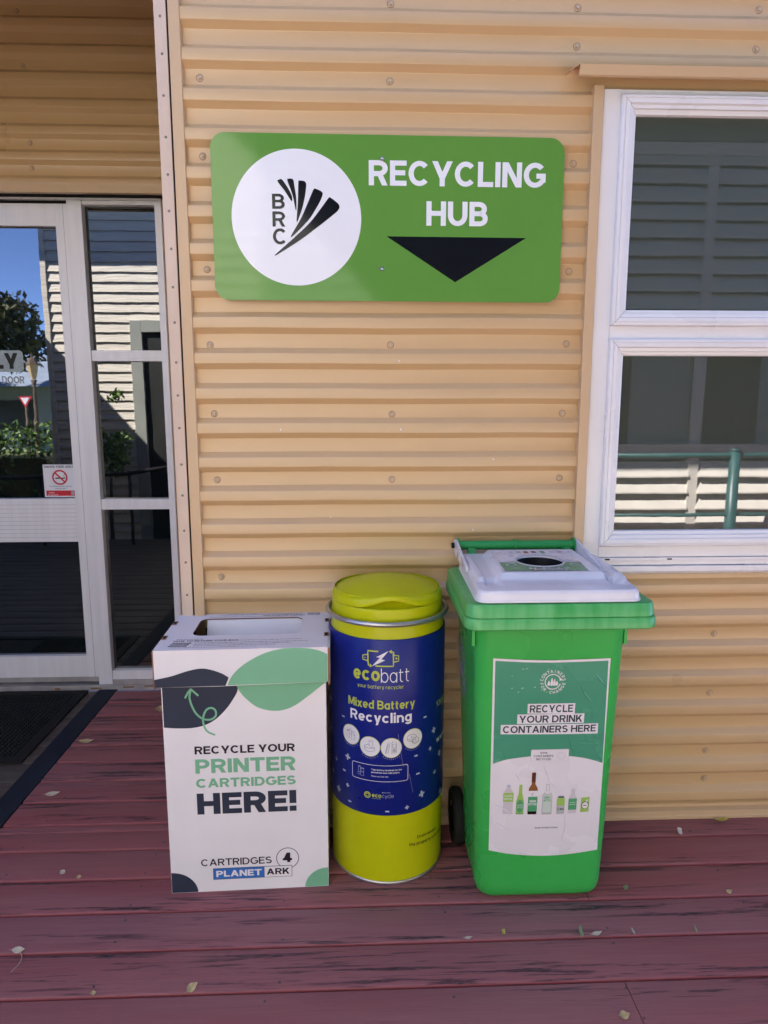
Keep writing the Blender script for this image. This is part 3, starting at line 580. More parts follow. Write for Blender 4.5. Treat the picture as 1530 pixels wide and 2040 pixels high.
# ---------------------------------------------------------------- entrance
YD = 1.30
ent = MB()
ent.box(-2.9, -1.0, YD, YD + .10, 2.630, 2.668, 'alu')                 # head
ent.box(-1.034, -1.0, YD, YD + .10, .056, 2.6285, 'alu')               # right jamb
ent.box(-1.475, -1.4005, YD - .004, YD + .10, .030, 2.6285, 'alu')     # mullion
ent.box(-1.4000, -1.0345, YD + .004, YD + .09, 2.609, 2.6285, 'alu')
ent.box(-1.4000, -1.0345, YD + .004, YD + .09, 1.827, 1.883, 'alu')
ent.box(-1.4000, -1.0345, YD + .004, YD + .09, 1.034, 1.091, 'alu')
ent.box(-1.4000, -1.0345, YD + .004, YD + .09, .056, .108, 'alu')
ent.box(-2.9, -1.0, YD - .012, YD + .10, .0, .028, 'alu_dull')         # threshold
ent.box(-1.3995, -1.0, YD - .006, YD + .10, .029, .055, 'alu_dull')
for x0, x1, z0, z1 in ((-1.34, -1.28, .012, .020), (-1.22, -1.10, .016, .0245), (-1.52, -1.46, .006, .016), (-1.72, -1.69, .004, .018)): ent.box(x0, x1, YD - .0135, YD - .011, z0, z1, 'rust')
ent.box(-4.96, -2.9, YD - .01, YD + .12, -.02, 2.72, 'trim_tan'); ent.box(-2.9, -2.84, YD, YD + .10, .029, 2.6285, 'alu'); ent.box(-2.8395, -2.4505, YD + .04, YD + .06, .03, 2.612, 'glass')
ent.box(-1.0, -.63, YD + .02, YD + .10, 0, 2.66, 'trim_tan')
ent.box(-2.9, -1.0, YD + .075, YD + .095, 0, 2.65, 'dark_gap')
door_frame = ent.build('entrance', bld, bevel=.0015)
for z0, z1 in ((1.884, 2.608), (1.092, 1.826), (.109, 1.033)):
    p = MB(); p.box(-1.399, -1.0355, YD + .040, YD + .05, z0, z1, 'glass'); p.build('pane', door_frame)
dr = MB()
dr.box(-1.541, -1.4765, YD + .010, YD + .06, .072, 2.613, 'alu'); dr.box(-2.45, -2.38, YD + .010, YD + .06, .072, 2.613, 'alu')
dr.box(-1.5005, -1.4985, YD + .0085, YD + .0115, .072, 2.613, 'alu_dull')
dr.box(-2.379, -1.542, YD + .012, YD + .06, 2.504, 2.613, 'alu'); dr.box(-2.379, -1.542, YD + .012, YD + .06, .855, 1.094, 'alu')
dr.box(-2.379, -1.542, YD + .012, YD + .06, .072, .197, 'alu')
for i in range(9): dr.box(-2.379, -1.542, YD + .0108, YD + .013, .880 + i * .0225, .8815 + i * .0225, 'alu_dull')
dr.box(-2.44, -1.477, YD + .02, YD + .055, .040, .070, 'alu_dull'); dr.box(-2.9, -1.477, YD + .02, YD + .07, 2.614, 2.629, 'dark_gap')
door = dr.build('door', bld, bevel=.0012)
for z0, z1 in ((1.095, 2.503), (.198, .854)):
    p = MB(); p.box(-2.378, -1.5425, YD + .040, YD + .05, z0, z1, 'glass'); p.build('pane', door)
a = Art()
a.rect(-1.715, 1.100, -1.5435, 1.278, 'print_white', 1)
a.text('SMOKE-FREE AREA', -1.709, 1.260, -1.549, 1.272, 'print_black', 2, .02)
a.ring(-1.627, 1.208, .037, .037, .009, 'red', 3); a.line([(-1.653, 1.234), (-1.601, 1.182)], .009, 'red', 3)
a.rect(-1.652, 1.200, -1.606, 1.207, 'print_black', 2); a.rect(-1.604, 1.200, -1.598, 1.207, 'print_black', 2); a.line(spline([(-1.602, 1.210), (-1.606, 1.218), (-1.600, 1.226), (-1.604, 1.233)]), .0025, 'print_black', 2)
a.text('This includes electronic cigarettes', -1.688, 1.155, -1.566, 1.162, 'print_black', 2); a.text('PENALTIES APPLY', -1.656, 1.143, -1.595, 1.149, 'print_black', 2)
a.rect(-1.706, 1.106, -1.551, 1.136, 'red', 2); a.text('Healthier', -1.692, 1.120, -1.662, 1.128, 'print_white', 3); a.micro(-1.698, 1.109, -1.645, .006, 'print_white', 3, 4); a.rect(-1.572, 1.110, -1.556, 1.132, 'dim_vinyl', 3, .003)
st = MB(); a.emit(st, lambda u, v, h: (u, YD + .0395 - h, v), du=.0004)
so = st.build('sticker', door); so['label'] = 'smoke-free area sticker with red prohibition circle'
a = Art()
a.rect(-2.13, 1.772, -1.772, 1.884, 'frost', 1, .02); a.text('ONLY', -2.085, 1.788, -1.800, 1.870, 'print_black', 2, .05)
a.text('DOOR', -1.892, 1.712, -1.775, 1.750, 'dim_vinyl', 1, .03)
st = MB(); a.emit(st, lambda u, v, h: (u, YD + .0395 - h, v), du=.0004); st.build('door_lettering', door)

# ================================================================== DOORMAT
t = MB(); MX0, MX1, MY0, MY1 = -2.6, -1.525, .49, 1.265
t.box(MX0, MX1, MY0, MY1, .002, .006, 'rubber')
for x0, x1, y0, y1 in ((MX0, MX1, MY0, MY0 + .05), (MX0, MX1, MY1 - .05, MY1), (MX1 - .05, MX1, MY0 + .05, MY1 - .05), (MX0, MX0 + .05, MY0 + .05, MY1 - .05)):
    t.box(x0, x1, y0, y1, .0062, .011, 'rubber')
s_ = .021
for i in range(int((MX1 - MX0 - .12) / s_)):
    for j in range(int((MY1 - MY0 - .12) / s_)):
        x = MX1 - .068 - i * s_; y = MY0 + .064 + j * s_; q = .0072
        if x < -2.15: continue
        t.grid([[(x - q, y - q, .0061), (x + q, y - q, .0061), (x + q, y + q, .0061), (x - q, y + q, .0061)], [(x - q * .6, y - q * .6, .0125), (x + q * .6, y - q * .6, .0125), (x + q * .6, y + q * .6, .0125), (x - q * .6, y + q * .6, .0125)]], 'rubber', True, False, False, True)
tag(t.build('doormat'), 'black studded rubber doormat lying in front of the glass door', 'doormat')

# ================================================================== SIGN
sg = tag(empty('recycling_sign', (.108, -.03, 1.946)), 'large green sign with a white roundel, white lettering and a black triangle on the wall', 'sign')
SX, SZ = .108, 1.946
def tilt(u, v): return v - .0015 * (u - .108) / .58
SF = lambda u, v, h: (u - SX, -.0035 - h, tilt(u, v) - SZ)
p = MB(); out = rrect2(-.474, 1.946, .690, 2.470, .048, 10)
n = len(out)
p.grid([[SF(u, v, h) for u, v in out] for h in (-.003, 0)], 'sign_green', True, False)
a = Art(); a.poly(out, 'sign_green', 0); a.emit(p, SF); p.build('panel', sg, bevel=0)
p = MB(); a = Art(); a.ell(-.198, 2.209, .2135, .2145, 'sign_white', 1, 96)
F = [[(-0.258, 2.322), (-0.2515, 2.3285), (-0.245, 2.329), (-0.238, 2.322), (-0.222, 2.298), (-0.212, 2.276), (-0.214, 2.262), (-0.236, 2.294)],
     [(-0.226, 2.326), (-0.221, 2.331), (-0.212, 2.331), (-0.206, 2.326), (-0.2035, 2.310), (-0.198, 2.270), (-0.1995, 2.232), (-0.210, 2.280)],
     [(-0.190, 2.321), (-0.186, 2.3255), (-0.172, 2.3245), (-0.165, 2.317), (-0.166, 2.298), (-0.171, 2.270), (-0.181, 2.234), (-0.198, 2.196), (-0.193, 2.257)],
     [(-0.140, 2.300), (-0.133, 2.301), (-0.115, 2.293), (-0.111, 2.284), (-0.118, 2.266), (-0.132, 2.242), (-0.162, 2.200), (-0.219, 2.148), (-0.182, 2.211), (-0.149, 2.282)],
     [(-0.092, 2.273), (-0.085, 2.274), (-0.064, 2.259), (-0.057, 2.250), (-0.058, 2.239), (-0.073, 2.224), (-0.130, 2.181), (-0.195, 2.135), (-0.274, 2.089), (-0.211, 2.144), (-0.154, 2.196), (-0.113, 2.246)]]
for q in F: a.poly(spline(q, 5, True), 'sign_black', 2)
for ch, z0, z1 in (('B', 2.237, 2.284), ('R', 2.1815, 2.229), ('C', 2.1255, 2.176)): a.text(ch, -.2775, z0, -.236, z1, 'sign_black', 2, .022)
a.emit(p, SF); p.build('roundel', sg)
p = MB(); a = Art()
a.text('RECYCLING', .041, 2.3145, .629, 2.3925, 'sign_white', 1, .031); a.emit(p, SF); p.build('lettering', sg)
p = MB(); a = Art(); a.text('HUB', .2325, 2.1905, .4385, 2.2675, 'sign_white', 1, .031); a.emit(p, SF); p.build('lettering', sg)
p = MB(); a = Art(); a.poly([(.100, 2.155), (.332, 2.010), (.570, 2.155)], 'sign_black', 1); a.emit(p, SF); p.build('arrow', sg)
for z in (2.397, 2.050):
    p = MB(); n = 18
    p.grid([[(r * math.cos(2 * math.pi * k / n), y, r * math.sin(2 * math.pi * k / n)) for k in range(n)] for r, y in ((.0075, 0), (.0075, -.0015), (.005, -.003), (.0048, -.006), (.002, -.007))], 'zinc', True, True, False, True)
    p.build('screw', sg).location = (.085 - SX, -.0042, z - SZ)

# ================================================================== PRINTER CARTRIDGE BOX
bx = tag(empty('cardboard_box', (-.624, -.365, 0.001), math.atan2(.0309, .9995)), 'white printed cardboard collection box with slotted lid on the deck', 'box')
p = MB(); W_, DP = .517, .345
p.box(0, W_, 0, .005, 0, .80, 'card'); p.box(0, W_, DP - .005, DP, 0, .80, 'card')
p.box(0, .005, .0055, DP - .0055, 0, .80, 'card'); p.box(W_ - .005, W_, .0055, DP - .0055, 0, .80, 'card'); p.box(.006, W_ - .006, .006, DP - .006, .002, .007, 'card')
a = Art()
a.poly(spline([(.003, .735), (.16, .735), (.226, .724), (.238, .705), (.219, .668), (.194, .635), (.164, .607), (.130, .589), (.091, .581), (.044, .581), (.003, .585)], 6), 'card_navy', 1)
a.poly([(.225, .74)] + spline([(.233, .721), (.249, .692), (.272, .666), (.300, .644), (.339, .632), (.377, .632), (.416, .646), (.461, .678), (.495, .705), (.5145, .720)], 6) + [(.5145, .74)], 'card_green', 1)
a.line(spline([(.0915, .708), (.087, .685), (.092, .659), (.105, .630), (.126, .611), (.150, .608), (.166, .620), (.166, .638), (.154, .647), (.139, .642), (.129, .624), (.126, .601), (.132, .577), (.143, .564), (.162, .555)], 6), .0062, 'card_green', 2)
a.line(spline([(.073, .682), (.082, .699), (.092, .712)], 5) + spline([(.092, .712), (.101, .703), (.115, .689)], 5)[1:], .0062, 'card_green', 2.5)
a.text('RECYCLE YOUR', .095, .4905, .414, .5175, 'card_ink', 2, .03)
a.text('PRINTER', .095, .424, .415, .473, 'card_green', 2, .035); a.text('CARTRIDGES', .095, .374, .415, .4055, 'card_green', 2, .035)
a.text('HERE!', .095, .280, .4155, .354, 'card_navy', 2, .045)
a.text('CARTRIDGES', .099, .094, .330, .119, 'card_ink', 2, .012); a.ring(.3825, .110, .0365, .0370, .0022, 'card_ink', 1.5); a.text('4', .366, .095, .397, .130, 'card_ink', 2, .04)
a.rect(.137, .043, .3965, .084, 'card_ink', 2); a.rect(.1385, .0445, .3040, .0825, 'card_blue', 3); a.rect(.3052, .0445, .3950, .0825, 'card', 3)
a.text('PLANET', .147, .053, .296, .0755, 'card', 4, .035); a.text('ARK', .3125, .053, .3875, .0755, 'card_ink', 4, .03)
a.poly([(.001, .001)] + [(.086 * math.cos(R(q)), .074 * math.sin(R(q))) for q in range(1, 90, 4)] + [(.001, .074)], 'card_navy', 1)
a.poly([(.516, .001), (.516, .069)] + [(.516 - .077 * math.cos(R(q)), .069 * math.sin(R(q))) for q in range(86, 0, -5)], 'card_green', 1)
a.emit(p, lambda u, v, h: (u, -h, v), du=.00045)
p.build('body', bx, bevel=.0)
LX0, LX1, LY0, LY1, LZ = -.0145, .5245, -.016, .348, .846
p = MB()
hole = rrect2(.075, .118, .432, .298, .03, 6); outl = [(LX0, LY0), (LX1, LY0), (LX1, LY1), (LX0, LY1)]
a = Art(); a.poly(outl, 'card', 0, [hole]); a.emit(p, lambda u, v, h: (u, v, LZ + h))
a = Art(); a.poly(outl, 'card', 0, [hole]); a.emit(p, lambda u, v, h: (u, v, LZ - .004))
p.grid([[(u, v, LZ) for u, v in hole], [(u, v, LZ - .004) for u, v in hole]], 'kraft', True, False)
a = Art()   # printing on top
a.text('HOW TO RETURN YOUR BOX', .030, .060, .235, .074, 'card_ink', 1, .02)
a.micro(.035, .082, .12, .004, 'card_ink', 1, 3)
for i, v in enumerate((.043, .030, .017)): a.rect(.030 - i * .004, v, .090 - i * .004, v + .009, 'card_navy', 1, .004); a.micro(.036 - i * .004, v + .003, .082 - i * .004, .0035, 'card', 2, 7 + i); a.micro(.10, v + .003, .46 - i * .05, .0035, 'card_ink', 1, 11 + i)
a.micro(.235, .064, .44, .0035, 'card_ink', 1, 21); a.micro(.03, .006, .30, .003, 'card_ink', 1, 5)
a.text('HOW TO RETURN YOUR BOX', .290, .318, .44, .327, 'card_ink', 1, .02)
for i, v in enumerate((.311, .333, .340)): a.micro(.10 + .03 * i, v, .43, .003, 'card_ink', 1, 30 + i)
for i in range(3): a.rect(.448, .318 + .010 * i, .492, .324 + .010 * i, 'card_navy', 1); a.micro(.450, .3195 + .010 * i, .488, .003, 'card', 2, 40 + i)
a.emit(p, lambda u, v, h: (u, v, LZ + h), du=.0004)
FZ = .7265
p.grid([[(LX0, LY0, LZ), (LX0, LY0 - .0005, FZ)], [(.18, LY0, LZ), (.18, LY0 - .0016, FZ - .001)], [(.36, LY0, LZ), (.36, LY0 - .0006, FZ + .002)], [(LX1, LY0, LZ), (LX1, LY0 - .0012, FZ + .005)]], 'card', smooth=False)
p.grid([[(LX0, LY0 + .004, LZ - .004), (LX0, LY0 + .004, FZ)], [(LX1, LY0 + .004, LZ - .004), (LX1, LY0 + .004, FZ + .005)]], 'card', smooth=False)
p.grid([[(LX0, LY0 - .0005, FZ), (LX0, LY0 + .004, FZ)], [(.18, LY0 - .0016, FZ - .001), (.18, LY0 + .004, FZ)], [(.36, LY0 - .0006, FZ + .002), (.36, LY0 + .004, FZ + .002)], [(LX1, LY0 - .0012, FZ + .005), (LX1, LY0 + .004, FZ + .005)]], 'kraft', smooth=False)
for xa, xb in ((LX0 - .0045, LX0 - .0002), (LX1 + .0002, LX1 + .0065)):
    p.box(xa, xb, LY0 + .001, LY1, FZ - .006, LZ - .004, 'kraft'); p.box(xa, xb, LY0 + .006, LY1 - .001, FZ - .0065, LZ - .0035, 'card')
p.box(LX0, LX1, LY1, LY1 + .004, FZ, LZ, 'card')
for y in (.085, .235):
    for xx in (LX0 - .001, LX1 - .013): p.box(xx, xx + .0155, y, y + .036, LZ + .0003, LZ + .0016, 'kraft'); p.box(xx + .003, xx + .012, y + .008, y + .028, LZ + .0018, LZ + .0022, 'dark_gap')
a = Art()
a.poly([(-.014, FZ + .001)] + spline([(-.014, .753), (.037, .763), (.089, .779), (.131, .786), (.164, .780), (.196, .767), (.2145, .754)], 6) + [(.204, FZ + .001)], 'card_navy', 1)
a.poly([(.209, FZ + .0025)] + spline([(.2105, .730), (.224, .758), (.249, .785), (.283, .809), (.331, .832), (.379, .8435), (.422, .8455), (.464, .843), (.498, .835), (.5235, .823)], 6) + [(.5235, FZ + .006)], 'card_green', 1)
def lidf(u, v, h):
    k = (LZ - v) / (LZ - FZ); return (u, LY0 - .0020 * k - .0004 - h, v)
a.emit(p, lidf, step=.06, du=.0005)
p.build('lid', bx)
p = MB(); p.box(.008, .0095, .008, DP - .008, .01, .80, 'black'); p.box(W_ - .0095, W_ - .008, .008, DP - .008, .01, .80, 'black'); p.box(.0096, W_ - .0096, .008, .0095, .01, .80, 'black'); p.box(.0096, W_ - .0096, DP - .0095, DP - .008, .01, .80, 'black'); p.box(.0096, W_ - .0096, .0096, DP - .0096, .01, .0115, 'black'); p.build('inner_shade', bx)  # black inner walls added in place of the shade deep in the box
p = MB()    # the flap folded down inside the opening
rows = []
for i in range(13):
    v_ = i / 12
    row = []
    for j in range(25):
        u_ = j / 24; x = .095 + .335 * u_
        row.append((x, .2975 - .055 * v_ - .012 * math.sin(u_ * 3.1) * v_, LZ - .005 - .115 * v_))
    rows.append(row)
p.grid(rows, 'card'); p.build('flap', bx)

# ================================================================== BATTERY DRUM
DC = (.097, -.157)
drm = tag(empty('battery_drum', (*DC, 0)), 'lime green steel drum wearing a dark blue printed jacket between box and wheelie bin', 'drum')
p = MB(); p.lathe([(.185, .001), (.1965, .001), (.1985, .005), (.1975, .011), (.1955, .0125)], 'steel', n=128, cap0=True); p.build('base_ring', drm)
p = MB(); p.lathe([(.1950, .0127), (.1955, .06), (.1955, .262), (.1950, .60), (.1945, .855), (.1915, .872), (.1905, .905), (.1895, .915), (.17, .915)], 'lime', n=128)
a = Art(); RB = .1955
a.text('Drum remains', RB * R(29.0), .1575, RB * R(58), .1690, 'print_black', 1, .012); a.text('the property of Ecobatt', RB * R(20.0), .1305, RB * R(72), .1455, 'print_black', 1, .012)
def bodymap(u, v, h):
    th = u / RB; v2 = v - .00042 * max(0, math.degrees(th) - 20)
    r = RB + .0004 + h; return (r * math.sin(th), -r * math.cos(th), v2)
a.emit(p, bodymap, step=.012, du=.0004)
p.build('body', drm)
p = MB(); p.lathe([(.1958, .2575), (.1995, .2575), (.2000, .2585), (.2000, .8615), (.1995, .8625), (.1945, .8625)], 'jacket', n=128)
RJ = .2002
a = Art(); D = lambda deg: RJ * R(deg)
def PM(th, z, s, ch):
    w_ = s * .30; u = D(th); rot = random.uniform(-.25, .25) if ch == '+' else 0
    def rot_rect(du_, dv_):
        c, sn = math.cos(rot), math.sin(rot)
        return [(u + x * c - y * sn, z + x * sn + y * c) for x, y in ((-du_, -dv_), (du_, -dv_), (du_, dv_), (-du_, dv_))]
    if ch == '+': a.poly(rot_rect(s / 2, w_ / 2), 'print_pale', 1); a.poly(rot_rect(w_ / 2, s / 2), 'print_pale', 1.3)
    else: a.poly(rot_rect(s * .8, s * .33), 'print_pale', 1)
for q in [(36.4, 0.584, .0085, '-'), (-48.8, 0.578, .0085, '-'), (49.1, 0.523, 0.0215, '+'), (43.8, 0.463, 0.0145, '+'), (60.9, 0.422, 0.0225, '+'), (-43.1, 0.441, 0.0215, '+'), (-61.6, 0.407, 0.0145, '+'), (-48.2, 0.386, .0085, '-'), (26.0, 0.458, .0075, '-'), (28.5, 0.392, .008, '-'), (51.4, 0.368, 0.016, '+'), (-43.7, 0.338, 0.0145, '+'), (-57.5, 0.304, 0.022, '+'), (33.2, 0.314, 0.0235, '+'), (65.2, 0.274, 0.022, '+'), (-41.1, 0.283, .0085, '-'), (17.0, 0.281, 0.0145, '+'), (-2.0, 0.273, .0080, '-'), (-75, .50, .0145, '+'), (-70, .35, .02, '+'), (78, .33, .02, '+'), (74, .44, .015, '+')]: PM(*q)
# battery emblem
lw = .0048
a.line([(D(-10.5), .8255), (D(-20.2), .8255), (D(-20.2), .8130), (D(-20.2), .790)], lw, 'print_lime'); a.line([(D(-20.2), .813), (D(-25.2), .809), (D(-25.2), .795), (D(-20.2), .7915)], lw * .8, 'print_lime')
a.line([(D(-20.2), .79), (D(-19.6), .777), (D(-17.6), .777)], lw, 'print_lime')
a.line([(D(-13.0), .7765), (D(3.4), .7765), (D(3.4), .8235), (D(1.2), .8255)], lw, 'print_lime'); a.line([(D(3.4), .8130), (D(8.2), .8110), (D(8.2), .7930), (D(3.4), .7900)], lw * .8, 'print_lime')
a.poly([(D(-18.4), .7835), (D(-18.4), .7700), (D(-16.0), .7760)], 'print_lime', 1.5); a.poly([(D(1.8), .8190), (D(1.8), .8320), (D(-.9), .8255)], 'print_lime', 1.5)
a.rect(D(-24.0), .8005, D(-22.4), .8030, 'print_lime', 1.5); a.rect(D(5.0), .8005, D(7.2), .8030, 'print_lime', 1.5); a.rect(D(5.8), .7970, D(6.4), .8065, 'print_lime', 1.7)
a.poly([(D(-1.1), .828), (D(-12.3), .8065), (D(-8.9), .8045), (D(-16.5), .7745), (D(-4.2), .7965), (D(-7.4), .8000)], 'print_white', 2)
a.text('eco', D(-35.2), .7255, D(-9.0), .7600, 'print_lime', 1, .027)
a.text('batt', D(-8.0), .7215, D(18.4), .7690, 'print_white', 1, -.004); a.text('your battery recycler', D(-31), .6965, D(13.2), .7125, 'print_lime', 1, .0)
a.text('Mixed Battery', D(-41.6), .6235, D(24.4), .6600, 'print_lime', 1, .018); a.text('Recycling', D(-39.2), .5755, D(21.2), .6190, 'print_white', 1, .022)
for k, (th, z) in enumerate(((-39.1, .5255), (-18.7, .499), (1.65, .4975), (22.8, .5215))):
    u = D(th); a.ell(u, z, .0350, .0350, 'print_lime', 1, 48); a.ell(u, z, .0332, .0332, 'print_white', 2, 48)
    s = lambda pts, c=False: a.line([(u + x * .001, z + y * .001) for x, y in pts], .0010, 'print_navy', 3, c)
    if k == 0:
        s([(-15, -14), (-15, 12), (-5, 12), (-5, -14)], True); a.ring(u - .010, z + .012, .005, .002, .001, 'print_navy', 3)
        s([(-5, 15), (-3, 19), (1, 19), (3, 15), (3, 2), (-5, 2)], True); s([(3, -16), (17, -13), (17, 9), (3, 8)], True); s([(5, 9), (5, 14)]); s([(9, 9), (9, 14)]); s([(13, 9), (13, 14)]); s([(3, 0), (17, 1)])
    if k == 1:
        s([(-18, -12), (-18, 2), (-8, 7), (0, 5), (2, -2), (14, -1), (17, -6), (15, -14), (-4, -18)], True); s([(-2, 4), (-2, 22), (10, 22), (10, 2)], False); s([(-18, -4), (-2, -6), (16, -4)]); s([(1, 18), (7, 18)])
    if k == 2:
        s([(-20, -20), (-12, 16), (-4, 19), (-11, -17)], True); s([(-17, -17), (-10, 13)]); s([(2, -20), (2, 20), (17, 18), (17, -17)], True); s([(4, 3), (15, 3), (15, 13), (4, 13)], True); s([(4, -4), (15, -4)]); s([(4, -9), (15, -9)]); s([(4, -13), (15, -13)]); s([(8, -17), (8, 0)]); s([(12, -17), (12, 0)]); s([(5, 20), (5, 25)])
    if k == 3:
        a.ring(u - .005, z + .006, .0165, .0095, .001, 'print_navy', 3); a.ring(u + .009, z - .006, .0125, .0085, .001, 'print_navy', 3); a.ring(u - .005, z + .001, .0165, .0095, .001, 'print_navy', 3, 180, 300); a.ring(u + .009, z - .010, .0125, .0085, .001, 'print_navy', 3, 180, 360)
        s([(-9, 6), (-1, 6)]); s([(-5, 3), (-5, 9)]); s([(6, -6), (12, -6)]); s([(9, -9), (9, -3)])
    for j in range(9):
        aa = 270 + (j - 4) * 10; a.text_h('eamnoutrs'[j], u + .0405 * math.cos(R(aa)), z + .0405 * math.sin(R(aa)), .0035, 'print_white', 1, 0, R(aa + 90))
a.line(rrect2(D(-37.3), .379, D(17.7), .435, .007), .0015, 'print_white', 1, True)
u = D(-27.6)
for q in ([(-10, -4), (-10, 14), (-2, 14), (-2, -4)], [(-1, -2), (-1, 9), (10, 9), (10, -2)], [(-12, -14), (-12, -5), (-4, -5), (-4, -14)], [(-3, -16), (-3, -4), (9, -4), (9, -16)]):
    a.line([(u + x * .001, .408 + y * .001) for x, y in q], .0011, 'print_pale', 1, True)
a.ring(u - .006, .4225, .004, .002, .001, 'print_pale'); a.ring(u + .0045, .4175, .0055, .002, .001, 'print_pale')
a.text('Tape battery terminals for fire', D(-17.2), .4155, D(11.6), .4225, 'print_white', 1, .012); a.text('prevention and child safety', D(-17.2), .4060, D(9.5), .4130, 'print_white', 1, .012); a.text('Please use clear tape', D(-17.2), .3935, D(-1.0), .3990, 'print_white', 1)
a.ring(D(-21.3), .327, .0098, .0098, .0035, 'print_lime'); a.ring(D(-21.3), .327, .0052, .0052, .0022, 'print_lime')
a.text('eco', D(-16.8), .3215, D(-7.8), .3330, 'print_lime', 1, .025); a.text('cycle', D(-7.2), .3180, D(4.0), .3350, 'print_pale', 1, -.004); a.micro(D(-7), .339, D(1), .0022, 'print_pale', 1, 8); a.rect(D(-16.8), .3165, D(-8), .3175, 'print_lime', 1)
a.text('1300 ECO', D(53), .598, D(96), .618, 'print_lime', 1, .02); a.micro(D(66), .588, D(90), .004, 'print_pale', 1, 9); a.text('www.', D(54), .470, D(78), .484, 'print_white', 1)
a.micro(D(-84), .60, D(-72), .012, 'print_pale', 1, 6)
a.line([(D(8), .545), (D(9.5), .50), (D(13), .43)], .0006, 'print_pale', 3.5); a.line([(D(19), .40), (D(23), .33)], .0006, 'print_pale', 3.5)
def jm(u, v, h):
    th = u / RJ; r = RJ - .0002 + h; return (r * math.sin(th), -r * math.cos(th), v)
a.emit(p, jm, step=.012, du=.00035)
p.build('jacket', drm)
p = MB(); n = 128; rows = []
for k in range(13):
    al = 2 * math.pi * k / 12; rows.append([((.2035 + .0075 * math.cos(al)) * math.sin(2 * math.pi * q / n), -(.2035 + .0075 * math.cos(al)) * math.cos(2 * math.pi * q / n), .9145 + .0085 * math.sin(al)) for q in range(n)])
p.grid(rows, 'steel', True, True)
p.lathe([(.190, .906), (.203, .909)], 'steel', n=96); p.build('clamp_ring', drm)
# lid with the lifted mouth at the front
p = MB(); n = 160
def gz_(th, w_): return math.exp(-(th / w_) ** 2)
def wrap(k): th = 360 * k / n; return th - 360 if th > 180 else th
def ang(k, r, z): th = 2 * math.pi * k / n; return (r * math.sin(th), -r * math.cos(th), z)
rows = []
for r, z, dip in ((.1875, .905, 0), (.1880, .93, 0), (.1880, .950, .0), (.1872, .957, .0), (.182, .9585, .0)):
    rows.append([ang(k, r, z) for k in range(n)])
rows.append([ang(k, .180 - .016 * gz_(wrap(k), 30), .9590) for k in range(n)])
rows.append([ang(k, .178 - .028 * gz_(wrap(k), 30), .992) for k in range(n)])
p.grid(rows, 'lime', True, True)
def zb(k): return .9585 + .0290 * gz_(wrap(k) - 2, 21)
def zr(k): return .9860 + .0185 * gz_(wrap(k) - 2, 26)
rows = [[ang(k, .176, zb(k) + .006) for k in range(n)], [ang(k, .1865, zb(k) + .0005) for k in range(n)], [ang(k, .1882, zb(k)) for k in range(n)], [ang(k, .1890, zb(k) + .0015) for k in range(n)], [ang(k, .1885, zb(k) + .008) for k in range(n)]]
for f, dr_, in ((.0, .0), (.35, .0012), (.65, .0040), (.85, .0078), (1.0, .0125)):
    rows.append([ang(k, .1875 - dr_, zb(k) + .012 + (zr(k) - zb(k) - .012) * f) for k in range(n)])
for r in (.172, .165, .155, .14, .12, .10, .07, .04, .012):
    rows.append([ang(k, r, zr(k) + (1.023 - zr(k)) * (1 - (r / .1755) ** 2)) for k in range(n)])
p.grid(rows, 'lime', True, True, False, True)
p.build('lid', drm)

# ================================================================== WHEELIE BIN
BC = (.578, -.30)
wb = tag(empty('wheelie_bin', (*BC, 0)), 'green wheelie bin with a pale grey lid and drink container poster', 'bin')
def rr3(x0, x1, y0, y1, r, z, n=8): return [(x - BC[0], y - BC[1], z) for x, y in rrect2(x0, x1 if False else y0, x1, y1, r, n)] if False else [(q[0] - BC[0], q[1] - BC[1], z) for q in rrect2(x0, y0, x1, y1, r, n)]
def body_sec(z):
    t = z / .955
    return (.377 - .032 * t, .791 + .015 * t, -.439 - .061 * t, -.150 + .060 * t)
p = MB(); rows = []
for z, ins in ((.0, .050), (.0015, .036), (.006, .022), (.014, .012), (.026, .0045), (.045, .001), (.07, 0), (.15, 0), (.3, 0), (.45, 0), (.6, 0), (.75, 0), (.88, 0), (.955, 0)):
    x0, x1, y0, y1 = body_sec(z); rows.append(rr3(x0 + ins, x1 - ins, y0 + ins * .8, y1 - ins, .048 - ins * .3, z, 10))
# slight belly on the long faces
for r_ in rows:
    for i, (x, y, z) in enumerate(r_):
        if y < -.08: r_[i] = (x, y - .004 * (1 - (x / .2) ** 2) * min(1, z / .2 + .3) if abs(x) < .2 else y, z)
p.grid(rows, 'bin', True, True, True, False)
for xa, xb in ((.338, .347), (.800, .809)): p.box(xa - BC[0], xb - BC[0], -.478 - BC[1], -.40 - BC[1], .885, .956, 'bin')
p.build('body', wb, auto=60)
p = MB()
def rimrow(x0, x1, y0, y1, r, z): return rr3(x0, x1, y0, y1, r, z, 8)
rows = [rimrow(.335, 0.8230, -.51, -.10, .04, .9555), rimrow(.309, 0.8710, -.548, -.068, .042, .9555), rimrow(.306, 0.8745, -.553, -.066, .044, .960), rimrow(.3065, 0.8740, -.5525, -.066, .044, .986), rimrow(.309, 0.8710, -.549, -.068, .042, .9905),
        rimrow(.3135, 0.8660, -.544, -.070, .038, .9915), rimrow(.3135, 0.8660, -.5435, -.070, .038, .9935), rimrow(.310, 0.8695, -.549, -.068, .04, .9950), rimrow(.3105, 0.8690, -.5485, -.068, .04, .998), rimrow(.3135, 0.8660, -.5445, -.070, .038, 1.026),
        rimrow(.3165, 0.8630, -.541, -.072, .036, 1.0305), rimrow(.335, 0.8440, -.524, -.085, .034, 1.0325), rimrow(.352, 0.8280, -.505, -.10, .03, 1.034), rimrow(.354, 0.8260, -.503, -.102, .03, .98)]
